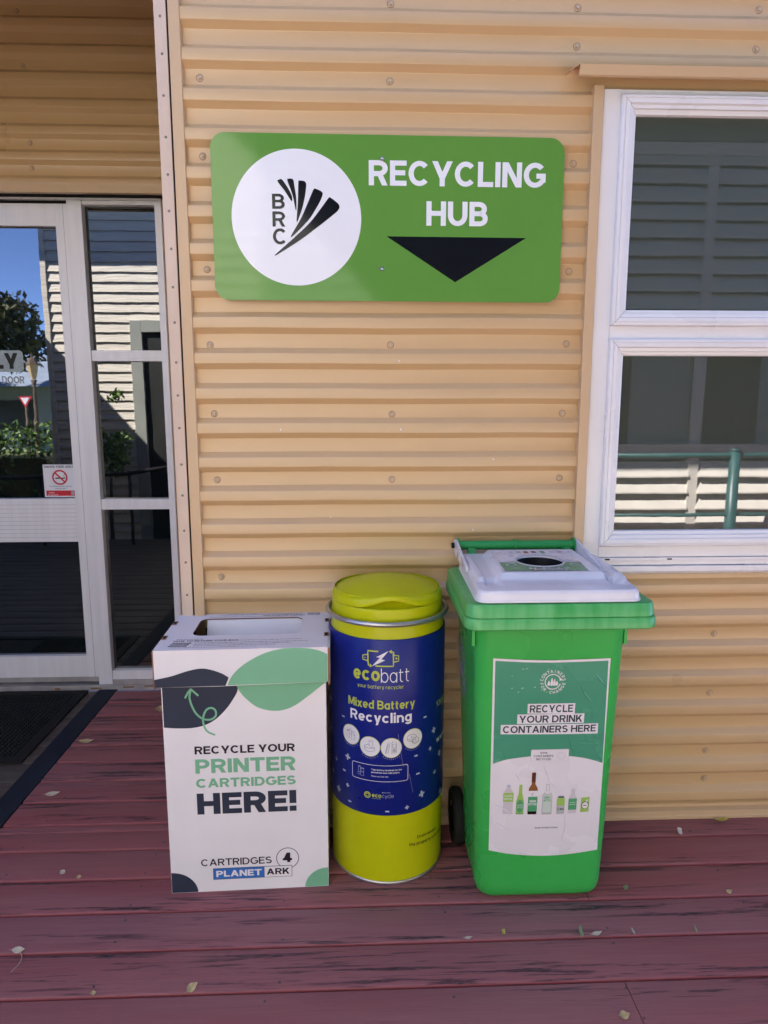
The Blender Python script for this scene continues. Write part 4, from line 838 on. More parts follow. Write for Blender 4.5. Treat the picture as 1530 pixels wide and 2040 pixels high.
p.grid(rows, 'bin_rim', True, True); p.build('rim', wb, auto=40)
# lid: moulded plate as a height field
HX, HY, HR = .592, -.268, .0765
def lid_edge(v):      # left / right edge at depth v (0 front .. 1 back)
    return .343 + .012 * v, .826 - .014 * v
def lid_h(x, y):
    v = (y + .530) / .45
    h = 1.068 + .014 * v
    pf = ss(-.425, -.395, y) * (1 - ss(-.112, -.090, y)); xa = .432 + .02 * v; xb = .757 - .01 * v
    h += .0185 * pf * ss(xa - .022, xa + .004, x) * (1 - ss(xb - .004, xb + .022, x))
    for xc in (.405, .785):                                  # finger wells
        q = max(abs(x - xc) / .030, abs(y + .430) / .045); h -= .016 * (1 - ss(.55, 1.0, q))
    for xc in (.372, .806):                                  # raised rails at the sides
        h += .012 * (1 - ss(.008, .017, abs(x - xc))) * ss(-.44, -.42, y) * (1 - ss(-.16, -.13, y))
    return h
p = MB(); NX, NY = 150, 140
def lid_xy(i, j):
    v = j / NY; v = v; y = -.530 + .450 * v; xl, xr = lid_edge(v); x = xl + (xr - xl) * i / NX
    u = i / NX; rc = .035; # rounded corners in plan
    for cx, sx in ((xl + rc, -1), (xr - rc, 1)):
        for cy, sy in ((-.530 + rc, -1), (-.080 - rc, 1)):
            dx, dy = (x - cx) * sx, (y - cy) * sy
            if dx > 0 and dy > 0:
                l = math.hypot(dx, dy); m_ = max(dx, dy)
                if l > 0: x = cx + sx * dx * m_ / l; y = cy + sy * dy * m_ / l
    return x, y
P = {}
cell = .0036
for i in range(NX + 1):
    for j in range(NY + 1):
        x, y = lid_xy(i, j); dd = math.hypot(x - HX, y - HY)
        if dd > 1e-6 and abs(dd - HR) < cell * .62: x, y = HX + (x - HX) * HR / dd, HY + (y - HY) * HR / dd
        e = min(i, NX - i, j, NY - j); drop = .010 * (1 - math.sqrt(max(0, 1 - (1 - min(1, e / 3.0)) ** 2)))
        P[i, j] = (x - BC[0], y - BC[1], lid_h(x, y) - drop)
idx = {}; V = []; Fc = []
for k, q in P.items(): idx[k] = len(V); V.append(q)
for i in range(NX):
    for j in range(NY):
        q = [(i, j), (i + 1, j), (i + 1, j + 1), (i, j + 1)]
        cxm = sum(P[k][0] for k in q) / 4 + BC[0]; cym = sum(P[k][1] for k in q) / 4 + BC[1]
        if math.hypot(cxm - HX, cym - HY) < HR - .0004: continue
        Fc.append([idx[k] for k in q])
p.raw(V, Fc, 'lid', True)
per = [(i, 0) for i in range(NX)] + [(NX, j) for j in range(NY)] + [(i, NY) for i in range(NX, 0, -1)] + [(0, j) for j in range(NY, 0, -1)]
p.grid([[P[k] for k in per], [(P[k][0] * 1.008, P[k][1] * 1.008, P[k][2] - .012) for k in per], [(P[k][0] * 1.012, P[k][1] * 1.012, 1.040) for k in per], [(P[k][0] * 1.020, P[k][1] * 1.020, 1.0385) for k in per], [(P[k][0] * 1.020, P[k][1] * 1.020, 1.0345) for k in per], [(P[k][0] * .97, P[k][1] * .97, 1.0345) for k in per]], 'lid', True, True)
n = 72; hz = lid_h(HX, HY)
cc = lambda r, z: [(HX - BC[0] + r * math.cos(2 * math.pi * k / n), HY - BC[1] + r * math.sin(2 * math.pi * k / n), z) for k in range(n)]
p.grid([cc(HR + .003, hz + .0012), cc(HR + .001, hz + .0026), cc(HR - .002, hz + .002), cc(HR - .002, hz - .004)], 'lid', True, True)
p.grid([cc(HR - .0022, hz - .0042), cc(HR - .006, hz - .045), cc(.02, hz - .05)], 'black', True, True, False, True)  # black cone added under the hole in place of the shade inside
a = Art(); a.text('THIS SIDE TO ROAD', .462, -.470, .745, -.452, 'lid', 1, .01); a.emit(p, lambda u, v, h: (u - BC[0], v - BC[1], lid_h(u, v) + .0016), step=.01)
# hinge ears reaching back to the handle
for xa, xb in ((.343, .352), (.776, .785)):
    sg_ = [(-.30, 1.086), (-.20, 1.10), (-.06, 1.125), (-.030, 1.122), (-.022, 1.10), (-.035, 1.080), (-.085, 1.070), (-.30, 1.070)]
    p.grid([[(x - BC[0], y - BC[1], z) for y, z in sg_] for x in (xa, xb)], 'lid', True, False, True, True)
lid = p.build('lid', wb, auto=50)
p = MB(); a = Art()
hol = [(HX + (HR + .0045) * math.cos(2 * math.pi * k / 56), HY + (HR + .0045) * math.sin(2 * math.pi * k / 56)) for k in range(56)]
bot = [(.453, -.388), (.713, -.386), (.719, -.285)]; mid_r = .719
xs = [q for q in hol if q[1] <= -.285]; up = [q for q in hol if q[1] > -.285]
xs.sort(key=lambda q: math.atan2(q[1] - HY, q[0] - HX)); up.sort(key=lambda q: math.atan2(q[1] - HY, q[0] - HX))
ccw_low = sorted([q for q in hol if q[1] <= -.285], key=lambda q: q[0]); ccw_up = sorted([q for q in hol if q[1] > -.285], key=lambda q: q[0])
a.poly([(.452, -.388), (.714, -.386), (.719, -.285)] + ccw_low[::-1] + [(.455, -.285)], 'poster_green', 1)
a.poly([(.455, -.285)] + ccw_up + [(.719, -.285), (.726, -.122), (.470, -.125)], 'poster', 1)
a.rect(.535, -.366, .660, -.354, 'poster', 2); a.rect(.548, -.380, .650, -.369, 'poster', 2); a.micro(.540, -.363, .655, .007, 'poster_ink', 3, 14); a.micro(.552, -.377, .646, .006, 'poster_ink', 3, 15)
a.ring(.487, -.318, .014, .014, .003, 'poster', 2); a.ring(.692, -.316, .014, .014, .003, 'poster', 2)
for k, (x, m_) in enumerate(((.520, 'poster_shade'), (.548, 'silver'), (.573, 'amber'), (.600, 'brown'), (.630, 'poster_mid'), (.662, 'poster_shade'), (.690, 'silver'))): a.rect(x - .008, -.170 + .006 * (k % 2), x + .008, -.142, m_, 2, .003)
a.emit(p, lambda u, v, h: (u - BC[0], v - BC[1], lid_h(u, v) + .0008 + h), step=.02)
p.build('lid_sticker', lid)
p = MB(); hy, hz2 = -.045, 1.103
p.tube([(x - BC[0], hy - BC[1], hz2) for x in (.3545, .50, .64, .7745)], .0165, 'handle', 20)
for x in (.356, .561, .772):
    p.tube([(x - .003 - BC[0], hy - BC[1], hz2), (x + .003 - BC[0], hy - BC[1], hz2)], .0265 if x != .561 else .0225, 'handle', 24)
p.tube([(.333 - BC[0], hy - BC[1], hz2), (.3425 - BC[0], hy - BC[1], hz2)], .010, 'black', 14)
for x in (.40, .74): p.box(x - .012 - BC[0], x + .012 - BC[0], -.085 - BC[1], -.052 - BC[1], 1.0, 1.10, 'handle')
p.build('handle', wb, auto=40)
for x in (.337, .790):
    p = MB(); c0 = (x - BC[0], -.120 - BC[1], .1005); n = 40
    def wr(r, xx): return [(c0[0] + xx, c0[1] + r * math.cos(2 * math.pi * k / n), c0[2] + r * math.sin(2 * math.pi * k / n)) for k in range(n)]
    p.grid([wr(.055, .004), wr(.060, 0), wr(.092, 0), wr(.0985, .006), wr(.100, .014), wr(.100, .026), wr(.0985, .034), wr(.092, .04), wr(.060, .04), wr(.055, .036)], 'rubber', True, True)
    p.grid([wr(.0555, .008), wr(.030, .014), wr(.018, .004), wr(.004, .002)], 'black', True, True, False, True); p.grid([wr(.0555, .034), wr(.012, .034)], 'black', True, True, False, True)
    p.build('wheel', wb, auto=45)
p = MB(); p.tube([(.36 - BC[0], -.12 - BC[1], .1005), (.795 - BC[0], -.12 - BC[1], .1005)], .010, 'steel', 12); p.build('axle', wb)
# front poster
def bface(u, v, h):
    x = u - BC[0]; y = -.439 - .061 * v / .955 - (.004 * (1 - (x / .2) ** 2) if abs(x) < .2 else 0)
    return (x, y - .0012 - h - BC[1], v)
a = Art()
a.poly([(.4100, .193)] + spline([(.4100, .193), (.47, .180), (.540, .172), (.602, .1695), (.680, .174), (.762, .185)], 5)[1:] + [(.7555, .8475), (.66, .846), (.578, .8445), (.49, .847), (.400, .8525)], 'poster', 0)
arc = spline([(.4125, .501), (.456, .516), (.530, .526), (.592, .5275), (.646, .5245), (.704, .514), (.7565, .4965)], 6)
a.poly(arc + [(.7490, .8400), (.66, .8385), (.578, .837), (.49, .8395), (.4065, .8445)], 'poster_green', 1)
lc = (.583, .775); a.ring(*lc, .0235, .0240, .0030, 'poster', 2, 20, 345, 40); a.poly([(lc[0] + .019, lc[1] + .004), (lc[0] + .029, lc[1] + .004), (lc[0] + .0235, lc[1] + .0135)], 'poster', 2)
for dx, h_, w_ in ((-.012, .016, .0065), (-.003, .025, .0070), (.005, .022, .0060), (.0125, .015, .0065)):
    a.poly(spline([(lc[0] + dx - w_ / 2, lc[1] - .012), (lc[0] + dx + w_ / 2, lc[1] - .011), (lc[0] + dx + w_ / 2, lc[1] - .012 + h_ * .55), (lc[0] + dx, lc[1] - .012 + h_), (lc[0] + dx - w_ / 2, lc[1] - .012 + h_ * .55)], 3, True), 'poster', 2)
a.arc_text('CONTAINERS', *lc, .0345, .0098, 90, 'poster', 2, .012, False, 17.5); a.arc_text('FOR CHANGE', *lc, .0345, .0098, 270, 'poster', 2, .012, True, 17.5)
a.poly([(.5105, .671), (.6565, .668), (.6565, .7035), (.5105, .7035)], 'poster', 2); a.text('RECYCLE', .5175, .6745, .650, .699, 'poster_ink', 3, .022)
a.poly([(.4805, .6365), (.687, .637), (.687, .6685), (.4805, .6685)], 'poster', 2); a.text('YOUR DRINK', .4865, .6405, .681, .6645, 'poster_ink', 3, .022)
a.poly([(.4315, .6025), (.733, .599), (.7325, .634), (.431, .634)], 'poster', 2); a.text('CONTAINERS HERE', .438, .6065, .726, .630, 'poster_ink', 3, .022)
a.rect(.5285, .5070, .6470, .5490, 'poster_shade', 2, .004); a.rect(.5295, .5080, .6460, .5480, 'poster', 3, .0035)
a.text('100%', .5565, .5345, .5800, .5410, 'poster_ink', 4, .01); a.text('CONTAINERS', .538, .5235, .5985, .5305, 'poster_ink', 4, .01); a.text('RECYCLED', .545, .5125, .592, .5195, 'poster_ink', 4, .01)
for k in range(3):
    c = [(.6235 + .0135 * math.cos(R(90 + 120 * k + q)), .5265 + .0135 * math.sin(R(90 + 120 * k + q))) for q in (-38, 0, 38, 62)]
    a.line(c, .0014, 'poster_shade', 4); a.line([(q[0] * .75 + .6235 * .25, q[1] * .75 + .5265 * .25) for q in c], .0011, 'poster_shade', 4)
def bottle(u0, v0, u1, v1, prof, m, lay=2):
    c = (u0 + u1) / 2; hw = (u1 - u0) / 2; H = v1 - v0
    a.poly([(c + hw * w, v0 + H * t) for t, w in prof] + [(c - hw * w, v0 + H * t) for t, w in reversed(prof)], m, lay)
PB = [(0, .85), (.02, 1), (.3, 1), (.34, .93), (.38, 1), (.72, 1), (.84, .6), (.90, .34), (.99, .34)]
BB = [(0, .95), (.02, 1), (.45, 1), (.58, .72), (.72, .45), (.95, .38), (1, .42)]
WB = [(0, .9), (.02, .95), (.56, 1), (.64, .85), (.72, .40), (.95, .33), (1, .36)]
SB = [(0, .95), (.02, 1), (.62, 1), (.70, .75), (.75, .33), (.96, .30), (1, .34)]
MK = [(0, .9), (.02, 1), (.55, 1), (.70, .75), (.78, .45), (.98, .42), (1, .45)]
bottle(.449, .324, .480, .428, PB, 'poster_shade'); a.rect(.459, .420, .470, .428, 'print_pale', 3); a.rect(.449, .368, .481, .400, 'poster_light', 3); a.text('PLASTIC', .452, .386, .478, .393, 'poster', 4, .02); a.text('BOTTLE', .453, .375, .477, .382, 'poster', 4, .02)
bottle(.490, .323, .515, .428, BB, 'poster_light'); a.ell(.5025, .352, .0115, .023, 'poster_mid', 3, 32); a.text('GLASS', .493, .353, .512, .359, 'poster_pale', 4, .02); a.text('BOTTLE', .493, .345, .512, .351, 'poster_pale', 4, .02); a.rect(.4905, .3235, .5145, .3265, 'poster_mid', 3)
bottle(.527, .322, .557, .470, WB, 'amber'); a.rect(.5355, .436, .5480, .470, 'brown', 3); a.rect(.5270, .385, .5570, .406, 'poster', 3); a.ring(.5415, .394, .004, .004, .0015, 'poster_mid', 4, 30, 300, 20); a.rect(.5275, .333, .5570, .385, 'poster_mid', 3); a.rect(.5285, .3225, .5555, .333, 'sign_black', 3); a.text('WINE', .532, .3655, .553, .373, 'poster', 4, .03); a.text('BOTTLE', .529, .355, .555, .3625, 'poster', 4, .03)
bottle(.572, .321, .604, .429, SB, 'silver'); a.rect(.5745, .328, .6015, .392, 'poster_pale', 3); a.text('SPIRIT', .578, .378, .598, .385, 'poster_mid', 4, .02); a.text('BOTTLE', .577, .368, .599, .375, 'poster_mid', 4, .02); bottle(.5755, .394, .6005, .427, [(0, .75), (.2, .6), (.35, .28), (1, .25)], 'poster', 3)
bottle(.619, .321, .645, .386, [(0, .8), (.06, 1), (.85, 1), (.95, .8), (1, .8)], 'silver'); a.poly([(.6195, .352), (.6445, .352), (.6445, .374), (.639, .379), (.625, .379), (.6195, .374)], 'poster_light', 3); a.text('CAN', .6225, .335, .6415, .343, 'poster_ink', 4, .01); a.rect(.623, .379, .641, .384, 'print_navy', 3, .002)
bottle(.656, .322, .683, .410, MK, 'poster_shade'); a.rect(.6565, .3355, .6830, .3755, 'poster_mid', 3); a.micro(.660, .360, .680, .003, 'poster_pale', 4, 3); a.micro(.660, .353, .678, .003, 'poster_pale', 4, 5)
a.poly([(.6960, .3250), (.7230, .3265), (.7240, .3790), (.6970, .3770)], 'poster_light', 2); a.ell(.7105, .350, .0115, .0135, 'poster_ink', 3, 32); a.ell(.7105, .3495, .0098, .0115, 'poster', 4, 32); a.micro(.7035, .3485, .7175, .0028, 'poster_ink', 5, 2); a.poly(spline([(.7110, .362), (.7150, .369), (.7200, .370), (.7170, .363)], 4, True), 'poster', 4)
a.text('Scan to learn more', .554, .2705, .6265, .2765, 'poster_ink', 2, .01)
# creases and scuffs in the laminate
rn = random.Random(5)
for k in range(16):
    u = .455 + rn.random() * .15; v = .735 + rn.random() * .085; l = rn.uniform(.004, .011)
    a.poly([(u, v), (u + l * .5, v + .0012), (u + l, v + .003), (u + l * .5, v + .0036)], 'poster_light' if rn.random() < .4 else 'poster_pale', 2)
p = MB(); a.emit(p, bface, step=.02, du=.00035)
def crease(pts, w, m):       # a raised wrinkle
    pts = spline(pts, 6); rows = []
    n_ = len(pts)
    for i, (u, v) in enumerate(pts):
        q = pts[min(i + 1, n_ - 1)]; r_ = pts[max(i - 1, 0)]; dx, dy = q[0] - r_[0], q[1] - r_[1]; l = math.hypot(dx, dy) or 1
        s = math.sin(math.pi * (i + .4) / n_) ** .6
        rows.append([bface(u - dy / l * w * s * t, v + dx / l * w * s * t, .0011 + .0016 * s * (1 - t * t)) for t in (-1, -.5, 0, .5, 1)])
    p.grid(rows, m, smooth=True)
crease([(.7120, .800), (.7260, .780), (.7450, .760)], .0028, 'poster_green'); crease([(.672, .762), (.682, .735), (.705, .708)], .0022, 'poster_green')
crease([(.716, .600), (.735, .586), (.7520, .582)], .0030, 'poster_green'); crease([(.672, .569), (.70, .566), (.748, .567)], .0028, 'poster_green')
crease([(.640, .597), (.650, .565), (.668, .530)], .0020, 'poster_green'); crease([(.606, .735), (.612, .715)], .0016, 'poster_green'); crease([(.545, .735), (.535, .705)], .0016, 'poster_green')
crease([(.570, .500), (.585, .46), (.612, .41)], .0026, 'poster'); crease([(.485, .470), (.500, .44)], .0026, 'poster'); crease([(.645, .318), (.650, .27), (.645, .235), (.66, .215), (.70, .212)], .0018, 'poster')
crease([(.500, .190), (.53, .182), (.56, .172)], .0026, 'poster'); crease([(.425, .30), (.45, .285), (.475, .262)], .0020, 'poster'); crease([(.60, .178), (.65, .186), (.69, .200)], .0024, 'poster'); crease([(.42, .36), (.45, .345), (.47, .33)], .0016, 'poster')
p.build('poster', wb)
# white emblem on the left side face
p = MB(); a = Art(); c = (-.20, .712)
a.ring(*c, .062, .062, .010, 'print_pale', 1, 30, 340, 40); a.arc_text('CONTAINERS', *c, .092, .028, 90, 'print_pale', 1, .02, False, 18); a.arc_text('FOR CHANGE', *c, .092, .028, 270, 'print_pale', 1, .02, True, 18)
for dx, h_ in ((-.026, .04), (-.006, .065), (.014, .058), (.032, .038)): a.rect(c[0] + dx - .008, c[1] - .032, c[0] + dx + .008, c[1] - .032 + h_, 'print_pale', 1, .006)
a.emit(p, lambda u, v, h: (.377 - .032 * v / .955 - .0008 - h - BC[0], -.40 - (u + .0) - BC[1], v)); p.build('side_emblem', wb)

# ================================================================== FALLEN LEAVES
def leaf(name, x, y, L, W, rz, m, curl, label, stand=0.0, z=0.001):
    p = MB(); rows = []
    n = 9
    for i in range(n):
        t = i / (n - 1); w_ = W * math.sin(math.pi * min(.97, max(.02, t ** .85))) * .5
        rows.append([((t - .5) * L, w_ * s, L * curl * (t - .5) ** 2 * 2 + abs(s) * w_ * .45 + .0008) for s in (-1, -.5, 0, .5, 1)])
    p.grid(rows, m, smooth=True)
    p.tube([(-.5 * L, 0, L * curl * .5 + .001), (-.66 * L, .02 * L, L * curl * .5 + .002)], .0006, m, 6)
    o = p.build(name); o.location = (x, y, z); o.rotation_euler = (stand, 0, rz)
    s = o.modifiers.new('thick', 'SOLIDIFY'); s.thickness = .0006
    return tag(o, label, 'leaf', 'dry leaves scattered on the deck')
LV = [(-1.31, .68, .055, .022, .1, 'leaf_tan', .35, 'curled tan leaf near the doormat strip, upper left of the deck', .3),
      (-1.274, .234, .045, .02, .3, 'leaf_pale', .3, 'pale curled leaf left of the box, below the curled tan one', .3),
      (-1.026, -.252, .020, .014, -.6, 'leaf_pale', .4, 'tiny pale crescent leaf lying left of the box base', .3),
      (-.962, -.277, .014, .012, .3, 'leaf_tan', .4, 'tiny tan seed-like leaf in a gap left of the box', .3),
      (-1.013, -.590, .030, .016, .1, 'leaf_pale', .4, 'pale dry leaf on the front left gap, beside a thin curved stalk', .4),
      (-.471, -.744, .030, .018, .9, 'leaf_tan', .4, 'tan upright leaf stuck in the gap at the bottom of the photo', .8),
      (-.735, -.748, .012, .010, .4, 'leaf_tan', .4, 'tiny tan leaf crumb in the lowest gap at the left', .3),
      (.887, -.400, .024, .013, 1.0, 'leaf_green', .2, 'small green leaf lying flat right of the wheelie bin', 0),
      (.434, -.578, .018, .012, 1.1, 'leaf_yellow', .3, 'small yellow leaf in the gap in front of the bin, left one', .7),
      (.669, -.586, .036, .020, 1.25, 'leaf_green', .2, 'largest green leaf standing in the gap in front of the bin', .9),
      (.720, -.593, .030, .011, .3, 'leaf_pale', .3, 'narrow pinkish leaf lying just right of the largest green leaf', .2),
      (.830, -.591, .020, .015, 1.4, 'leaf_pale', .3, 'small white leaf standing in the gap right of the green leaves', .8),
      (1.026, -.589, .026, .014, 1.3, 'leaf_green', .2, 'grey green leaf standing in the gap at the right', .9),
      (1.203, -.112, .032, .022, .9, 'leaf_pale', .3, 'pale triangular leaf near the wall at the right', .8),
      (1.22, -.431, .020, .012, .3, 'leaf_tan', .5, 'small tan scrap in the gap at the right edge of the deck', .5),
      (.695, -.873, .024, .018, .2, 'leaf_tan', .4, 'crumpled tan leaf on the lowest board at the bottom right', .3),
      (-1.050, 1.02, .050, .034, .5, 'leaf_tan', .4, 'dull tan leaf at the box corner near the door', .4),
      (1.406, -.045, .050, .014, .1, 'leaf_yellow', .3, 'yellow leaf against the bottom of the wall at the right', .2),
      (.325, -.594, .022, .008, .2, 'leaf_pale', .3, 'thin white twig-like scrap in the gap in front of the drum', .2)]
for q in LV: leaf('leaf', q[0], q[1], q[2] * 1.25, q[3] * 1.25, q[4], q[5], q[6], q[7], q[8], .002 if q[8] < .6 else .006)
p = MB(); p.tube([(x, y, z) for x, y, z in [(q[0], q[1], .003) for q in spline([(-1.008, -.595), (-.992, -.615), (-.988, -.640), (-.997, -.668)], 6)]], .0009, 'leaf_pale', 6)
tag(p.build('stalk'), 'thin curved pale stalk on the deck at the lower left', 'stalk')

# ================================================================== WHAT THE GLASS REFLECTS (behind the camera)
HYW = -3.6
hs = tag(empty('weatherboard_house', (1.0, HYW, -.3)), 'pale weatherboard house across the walkway, reflected in the glass', 'house')
HO = Vector((1.0, HYW, -.3))
def hb(mb, x0, x1, y0, y1, z0, z1, m): mb.box(x0 - HO.x, x1 - HO.x, y0 - HO.y, y1 - HO.y, z0 - HO.z, z1 - HO.z, m)
p = MB(); k = 0
BP = .118
def boards_wall(mb, x0, x1, z0, z1, m='weather'):
    k = math.floor(z0 / BP)
    while k * BP < z1:
        z = max(k * BP, z0); zt = min(k * BP + BP, z1); k += 1
        mb.grid([[(x - HO.x, HYW + dy - HO.y, zz - HO.z) for dy, zz in ((.006, zt), (.012, zt), (.032, z + .012), (.034, z + .004), (.034, z), (.006, z))] for x in (x0, x1)], m, smooth=False)
boards_wall(p, -3.75, -2.78, -.3, 4.3); boards_wall(p, -1.55, -.8, -.3, 4.3); boards_wall(p, -.8, 2.0, -.3, 4.3, 'weather_trim'); boards_wall(p, 4.3, 8.0, -.3, 4.3, 'weather_trim'); boards_wall(p, -2.78, -1.55, 2.62, 4.3); boards_wall(p, 2.0, 4.3, 3.7, 4.3, 'weather_trim'); boards_wall(p, 2.0, 4.3, -.3, .05, 'weather_trim')
hb(p, -3.74, 8, HYW - .2, HYW, -.3, 4.3, 'shade_dark'); hb(p, -3.78, -3.74, HYW - 6, HYW + .03, -.3, 4.3, 'weather')
p.build('wall', hs)
p = MB(); hb(p, -2.78, -2.64, HYW, HYW + .05, -.3, 2.62, 'weather_trim'); hb(p, -1.69, -1.55, HYW, HYW + .05, -.3, 2.62, 'weather_trim'); hb(p, -2.64, -1.69, HYW, HYW + .05, 2.48, 2.62, 'weather_trim'); hb(p, -2.64, -1.69, HYW + .002, HYW + .01, -.3, 2.48, 'shade_dark'); hb(p, -3.80, -3.735, HYW - .05, HYW + .045, -.3, 4.3, 'weather')
p.build('door_frame', hs, bevel=.004)
for z0, z1 in ((.10, 1.10), (2.28, 3.60)):
    p = MB()
    for x in (2.0, 2.95, 4.22): hb(p, x, x + .085, HYW, HYW + .07, z0 - .05, z1 + .05, 'louvre')
    hb(p, 2.0, 4.30, HYW, HYW + .075, z1 + .051, z1 + .15, 'louvre'); hb(p, 2.0, 4.30, HYW, HYW + .075, z0 - .12, z0 - .051, 'louvre')
    z = z0
    while z < z1:
        for xa, xb in ((2.086, 2.949), (3.036, 4.219)):
            p.grid([[(x - HO.x, HYW + dy - HO.y, zz - HO.z) for dy, zz in ((.085, z), (.02, z + .125), (.008, z + .125), (.073, z - .012), (.085, z - .012))] for x in (xa, xb)], 'louvre', True, False, True, True)
        z += .145
    p.build('louvre', hs)
p = MB(); hb(p, 2.0, 2.40, HYW, HYW + .02, 1.25, 2.15, 'bark'); hb(p, 2.40, 2.94, HYW, HYW + .026, 1.25, 2.15, 'weather_trim'); hb(p, 2.95, 3.05, HYW, HYW + .05, 1.25, 2.15, 'louvre'); hb(p, 3.06, 3.55, HYW, HYW + .02, 1.25, 2.15, 'bark'); hb(p, 3.56, 4.3, HYW, HYW + .026, 1.25, 2.15, 'weather_trim'); p.build('window', hs)
p = MB()
p.grid([[(x - HO.x, y - HO.y, z - HO.z) for y, z in ((HYW - .5, 4.42), (HYW + .5, 4.16), (HYW + .5, 4.12), (HYW - .5, 4.32))] for x in (-5.4, -2.5)], 'white_alu', True, False, True, True)  # unseen awning shaped to shade the boards, white below to bounce light
p.grid([[(x - HO.x, y - HO.y, z - HO.z) for y, z in ((HYW - .5, 4.62), (HYW + 1.65, 4.05), (HYW + 1.65, 3.90), (HYW + 1.61, 3.90), (HYW + 1.61, 3.98), (HYW, 3.98))] for x in (-1.2, 8)], 'weather_trim', True, False, True, True)
p.build('awning', hs)
hr = tag(empty('handrail', (3.15, -3.15, -.3)), 'teal tubular handrail in front of the louvres, reflected in the lower window pane', 'handrail')
p = MB()
for z in (1.48, .98): p.tube([(-2.2, 0, z), (2.8, 0, z)], .021 if z > 1.2 else .015, 'teal', 14)
p.build('rail', hr)
for x in (-1.7, 0, 1.9):
    p = MB(); p.tube([(x, 0, 0), (x, 0, 1.52)], .045, 'teal', 18); p.tube([(x, 0, 1.52), (x, 0, 1.535)], .05, 'teal', 18); p.build('post', hr)
gr = tag(empty('ramp_rail', (-2.6, -2.7, -.3)), 'grey ramp rail beside the walkway, reflected low in the door glass', 'handrail')
p = MB(); p.tube([(-2.2, 0, 1.05), (0, 0, 1.12), (1.0, -.1, 1.30)], .022, 'black', 12); p.build('rail', gr)
for x, z in ((-2.0, 1.06), (-1.0, 1.10), (0, 1.15)):
    p = MB(); p.tube([(x, 0, 0), (x, 0, z)], .018, 'black', 12); p.build('post', gr)

def crown_mesh(center, rad, n, size, m, seed, flat_=1.0):
    rn = random.Random(seed); p = MB()
    blobs = [(Vector((rn.gauss(0, .5) * rad, rn.gauss(0, .5) * rad, rn.gauss(0, .42) * rad * flat_)), rn.uniform(.28, .5) * rad) for _ in range(14)]
    for _ in range(n):
        c, r = rn.choice(blobs); dv = Vector((rn.gauss(0, 1), rn.gauss(0, 1), rn.gauss(0, 1))).normalized() * r * rn.random() ** .4
        q = Vector(center) + c + dv; a_ = Vector((rn.gauss(0, 1), rn.gauss(0, 1), rn.gauss(0, 1))).normalized(); b_ = a_.cross(Vector((rn.gauss(0, 1), rn.gauss(0, 1), rn.gauss(0, 1)))).normalized()
        s = size * rn.uniform(.6, 1.3)
        p.poly([q - a_ * s, q + b_ * s * .45, q + a_ * s, q - b_ * s * .45], m)
    return p
tr = tag(empty('tree', (-13.6, -20, -.3)), 'dark leafy tree against the sky, reflected in the door glass', 'tree')
p = MB(); p.tube([(0, 0, 0), (.1, .05, 1.6), (.0, .1, 3.2), (-.2, 0, 4.6)], [.28, .22, .17, .08], 'bark', 12); p.tube([(.0, .1, 2.6), (1.0, .2, 4.2)], [.12, .05], 'bark', 8); p.tube([(.0, .1, 2.9), (-1.1, -.2, 4.4)], [.12, .05], 'bark', 8); p.build('trunk', tr)
crown_mesh((.2, 0, 4.6), 2.5, 9000, .15, 'leaf_dark', 3).build('crown', tr)
sh = tag(empty('shrub', (-3.0, -3.15, -.3)), 'green shrub beside the weatherboard house, reflected in the sidelight', 'shrub')
p = MB(); p.tube([(0, 0, 0), (.02, .02, .7), (.05, 0, 1.3)], [.03, .022, .01], 'bark', 8); p.build('stem', sh)
crown_mesh((.0, .05, 1.42), .30, 900, .04, 'leaf_bright', 8, 1.2).build('foliage', sh)
hd = MB(); rn = random.Random(2)
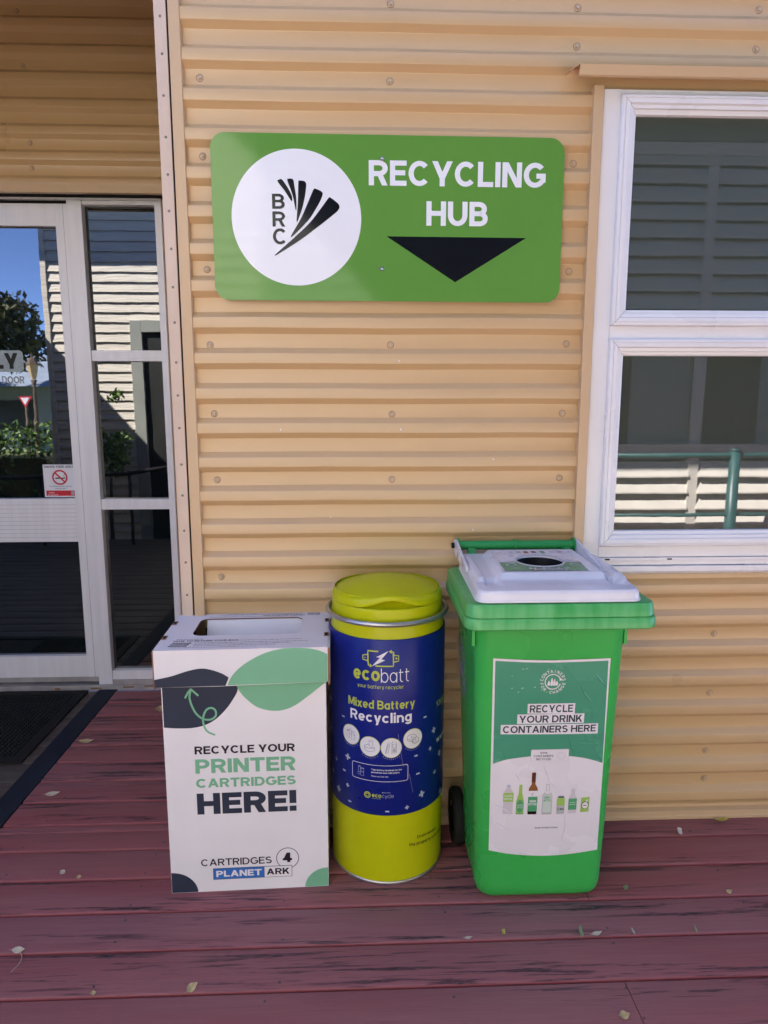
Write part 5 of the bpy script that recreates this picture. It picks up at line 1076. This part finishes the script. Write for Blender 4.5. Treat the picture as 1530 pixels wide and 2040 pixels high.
for _ in range(9000):
    q = Vector((rn.uniform(-1, 1) * 2.6, rn.uniform(-.4, .4), rn.uniform(0, 1.62) + .08 * math.sin(rn.uniform(0, 9)))); a_ = Vector((rn.gauss(0, 1), rn.gauss(0, 1), rn.gauss(0, 1))).normalized(); b_ = a_.cross(Vector((rn.gauss(0, 1), 1, rn.gauss(0, 1)))).normalized()
    hd.poly([q - a_ * .045, q + b_ * .022, q + a_ * .045, q - b_ * .022], 'leaf_bright')
hd.box(-2.5, 2.5, -.3, .3, 0, 1.2, 'leaf_dark')
o = hd.build('hedge'); o.location = (-6.6, -4.3, -.3); tag(o, 'clipped green hedge along the street, reflected in the door glass', 'hedge')
lp = tag(empty('street_lamp', (-7.42, -11, -.3)), 'old style lantern street lamp, reflected in the door glass', 'street lamp')
p = MB(); p.lathe([(.10, 0), (.11, .1), (.06, .3), (.045, 1.4), (.06, 1.5), (.04, 1.6), (.035, 2.35), (.07, 2.45)], 'bark', n=16, cap1=True); p.build('post', lp)
p = MB(); p.lathe([(.05, 2.46), (.125, 2.78), (.13, 2.80)], 'leaf_tan', n=6, smooth=False); p.lathe([(.15, 2.80), (.08, 2.92), (.025, 2.96), (.018, 3.04), (.004, 3.06)], 'bark', n=6, smooth=False, cap1=True); p.build('lantern', lp)
gs = tag(empty('give_way_sign', (-8.1, -12, -.3)), 'red and white triangular give way sign, reflected in the door glass', 'sign')
p = MB(); p.tube([(0, 0, 0), (0, 0, 2.1)], .03, 'bark', 10); p.build('post', gs)
p = MB(); a = Art(); a.poly([(-.15, 2.10), (0, 1.84), (.15, 2.10)], 'red', 0); a.poly([(-.095, 2.07), (0, 1.90), (.095, 2.07)], 'print_white', 2); a.emit(p, lambda u, v, h: (-u, .035 + h, v), du=.002); p.build('plate', gs)
fh = tag(empty('far_house', (-16, -27, -.3)), 'low white house with a blue grey iron roof across the street', 'house')
p = MB(); p.box(-7, 7, -4, 4, 0, 2.7, 'weather_trim'); p.build('wall', fh)
p = MB(); p.grid([[(x, y, z) for y, z in ((4.6, 2.6), (0, 4.1), (-4.6, 2.6))] for x in (-7.6, 7.6)], 'iron_roof', smooth=False); p.build('roof', fh)
for x in (-4, 1.6): p = MB(); p.box(x, x + 1.4, 4.01, 4.05, .9, 2.1, 'shade_dark'); p.build('window', fh)
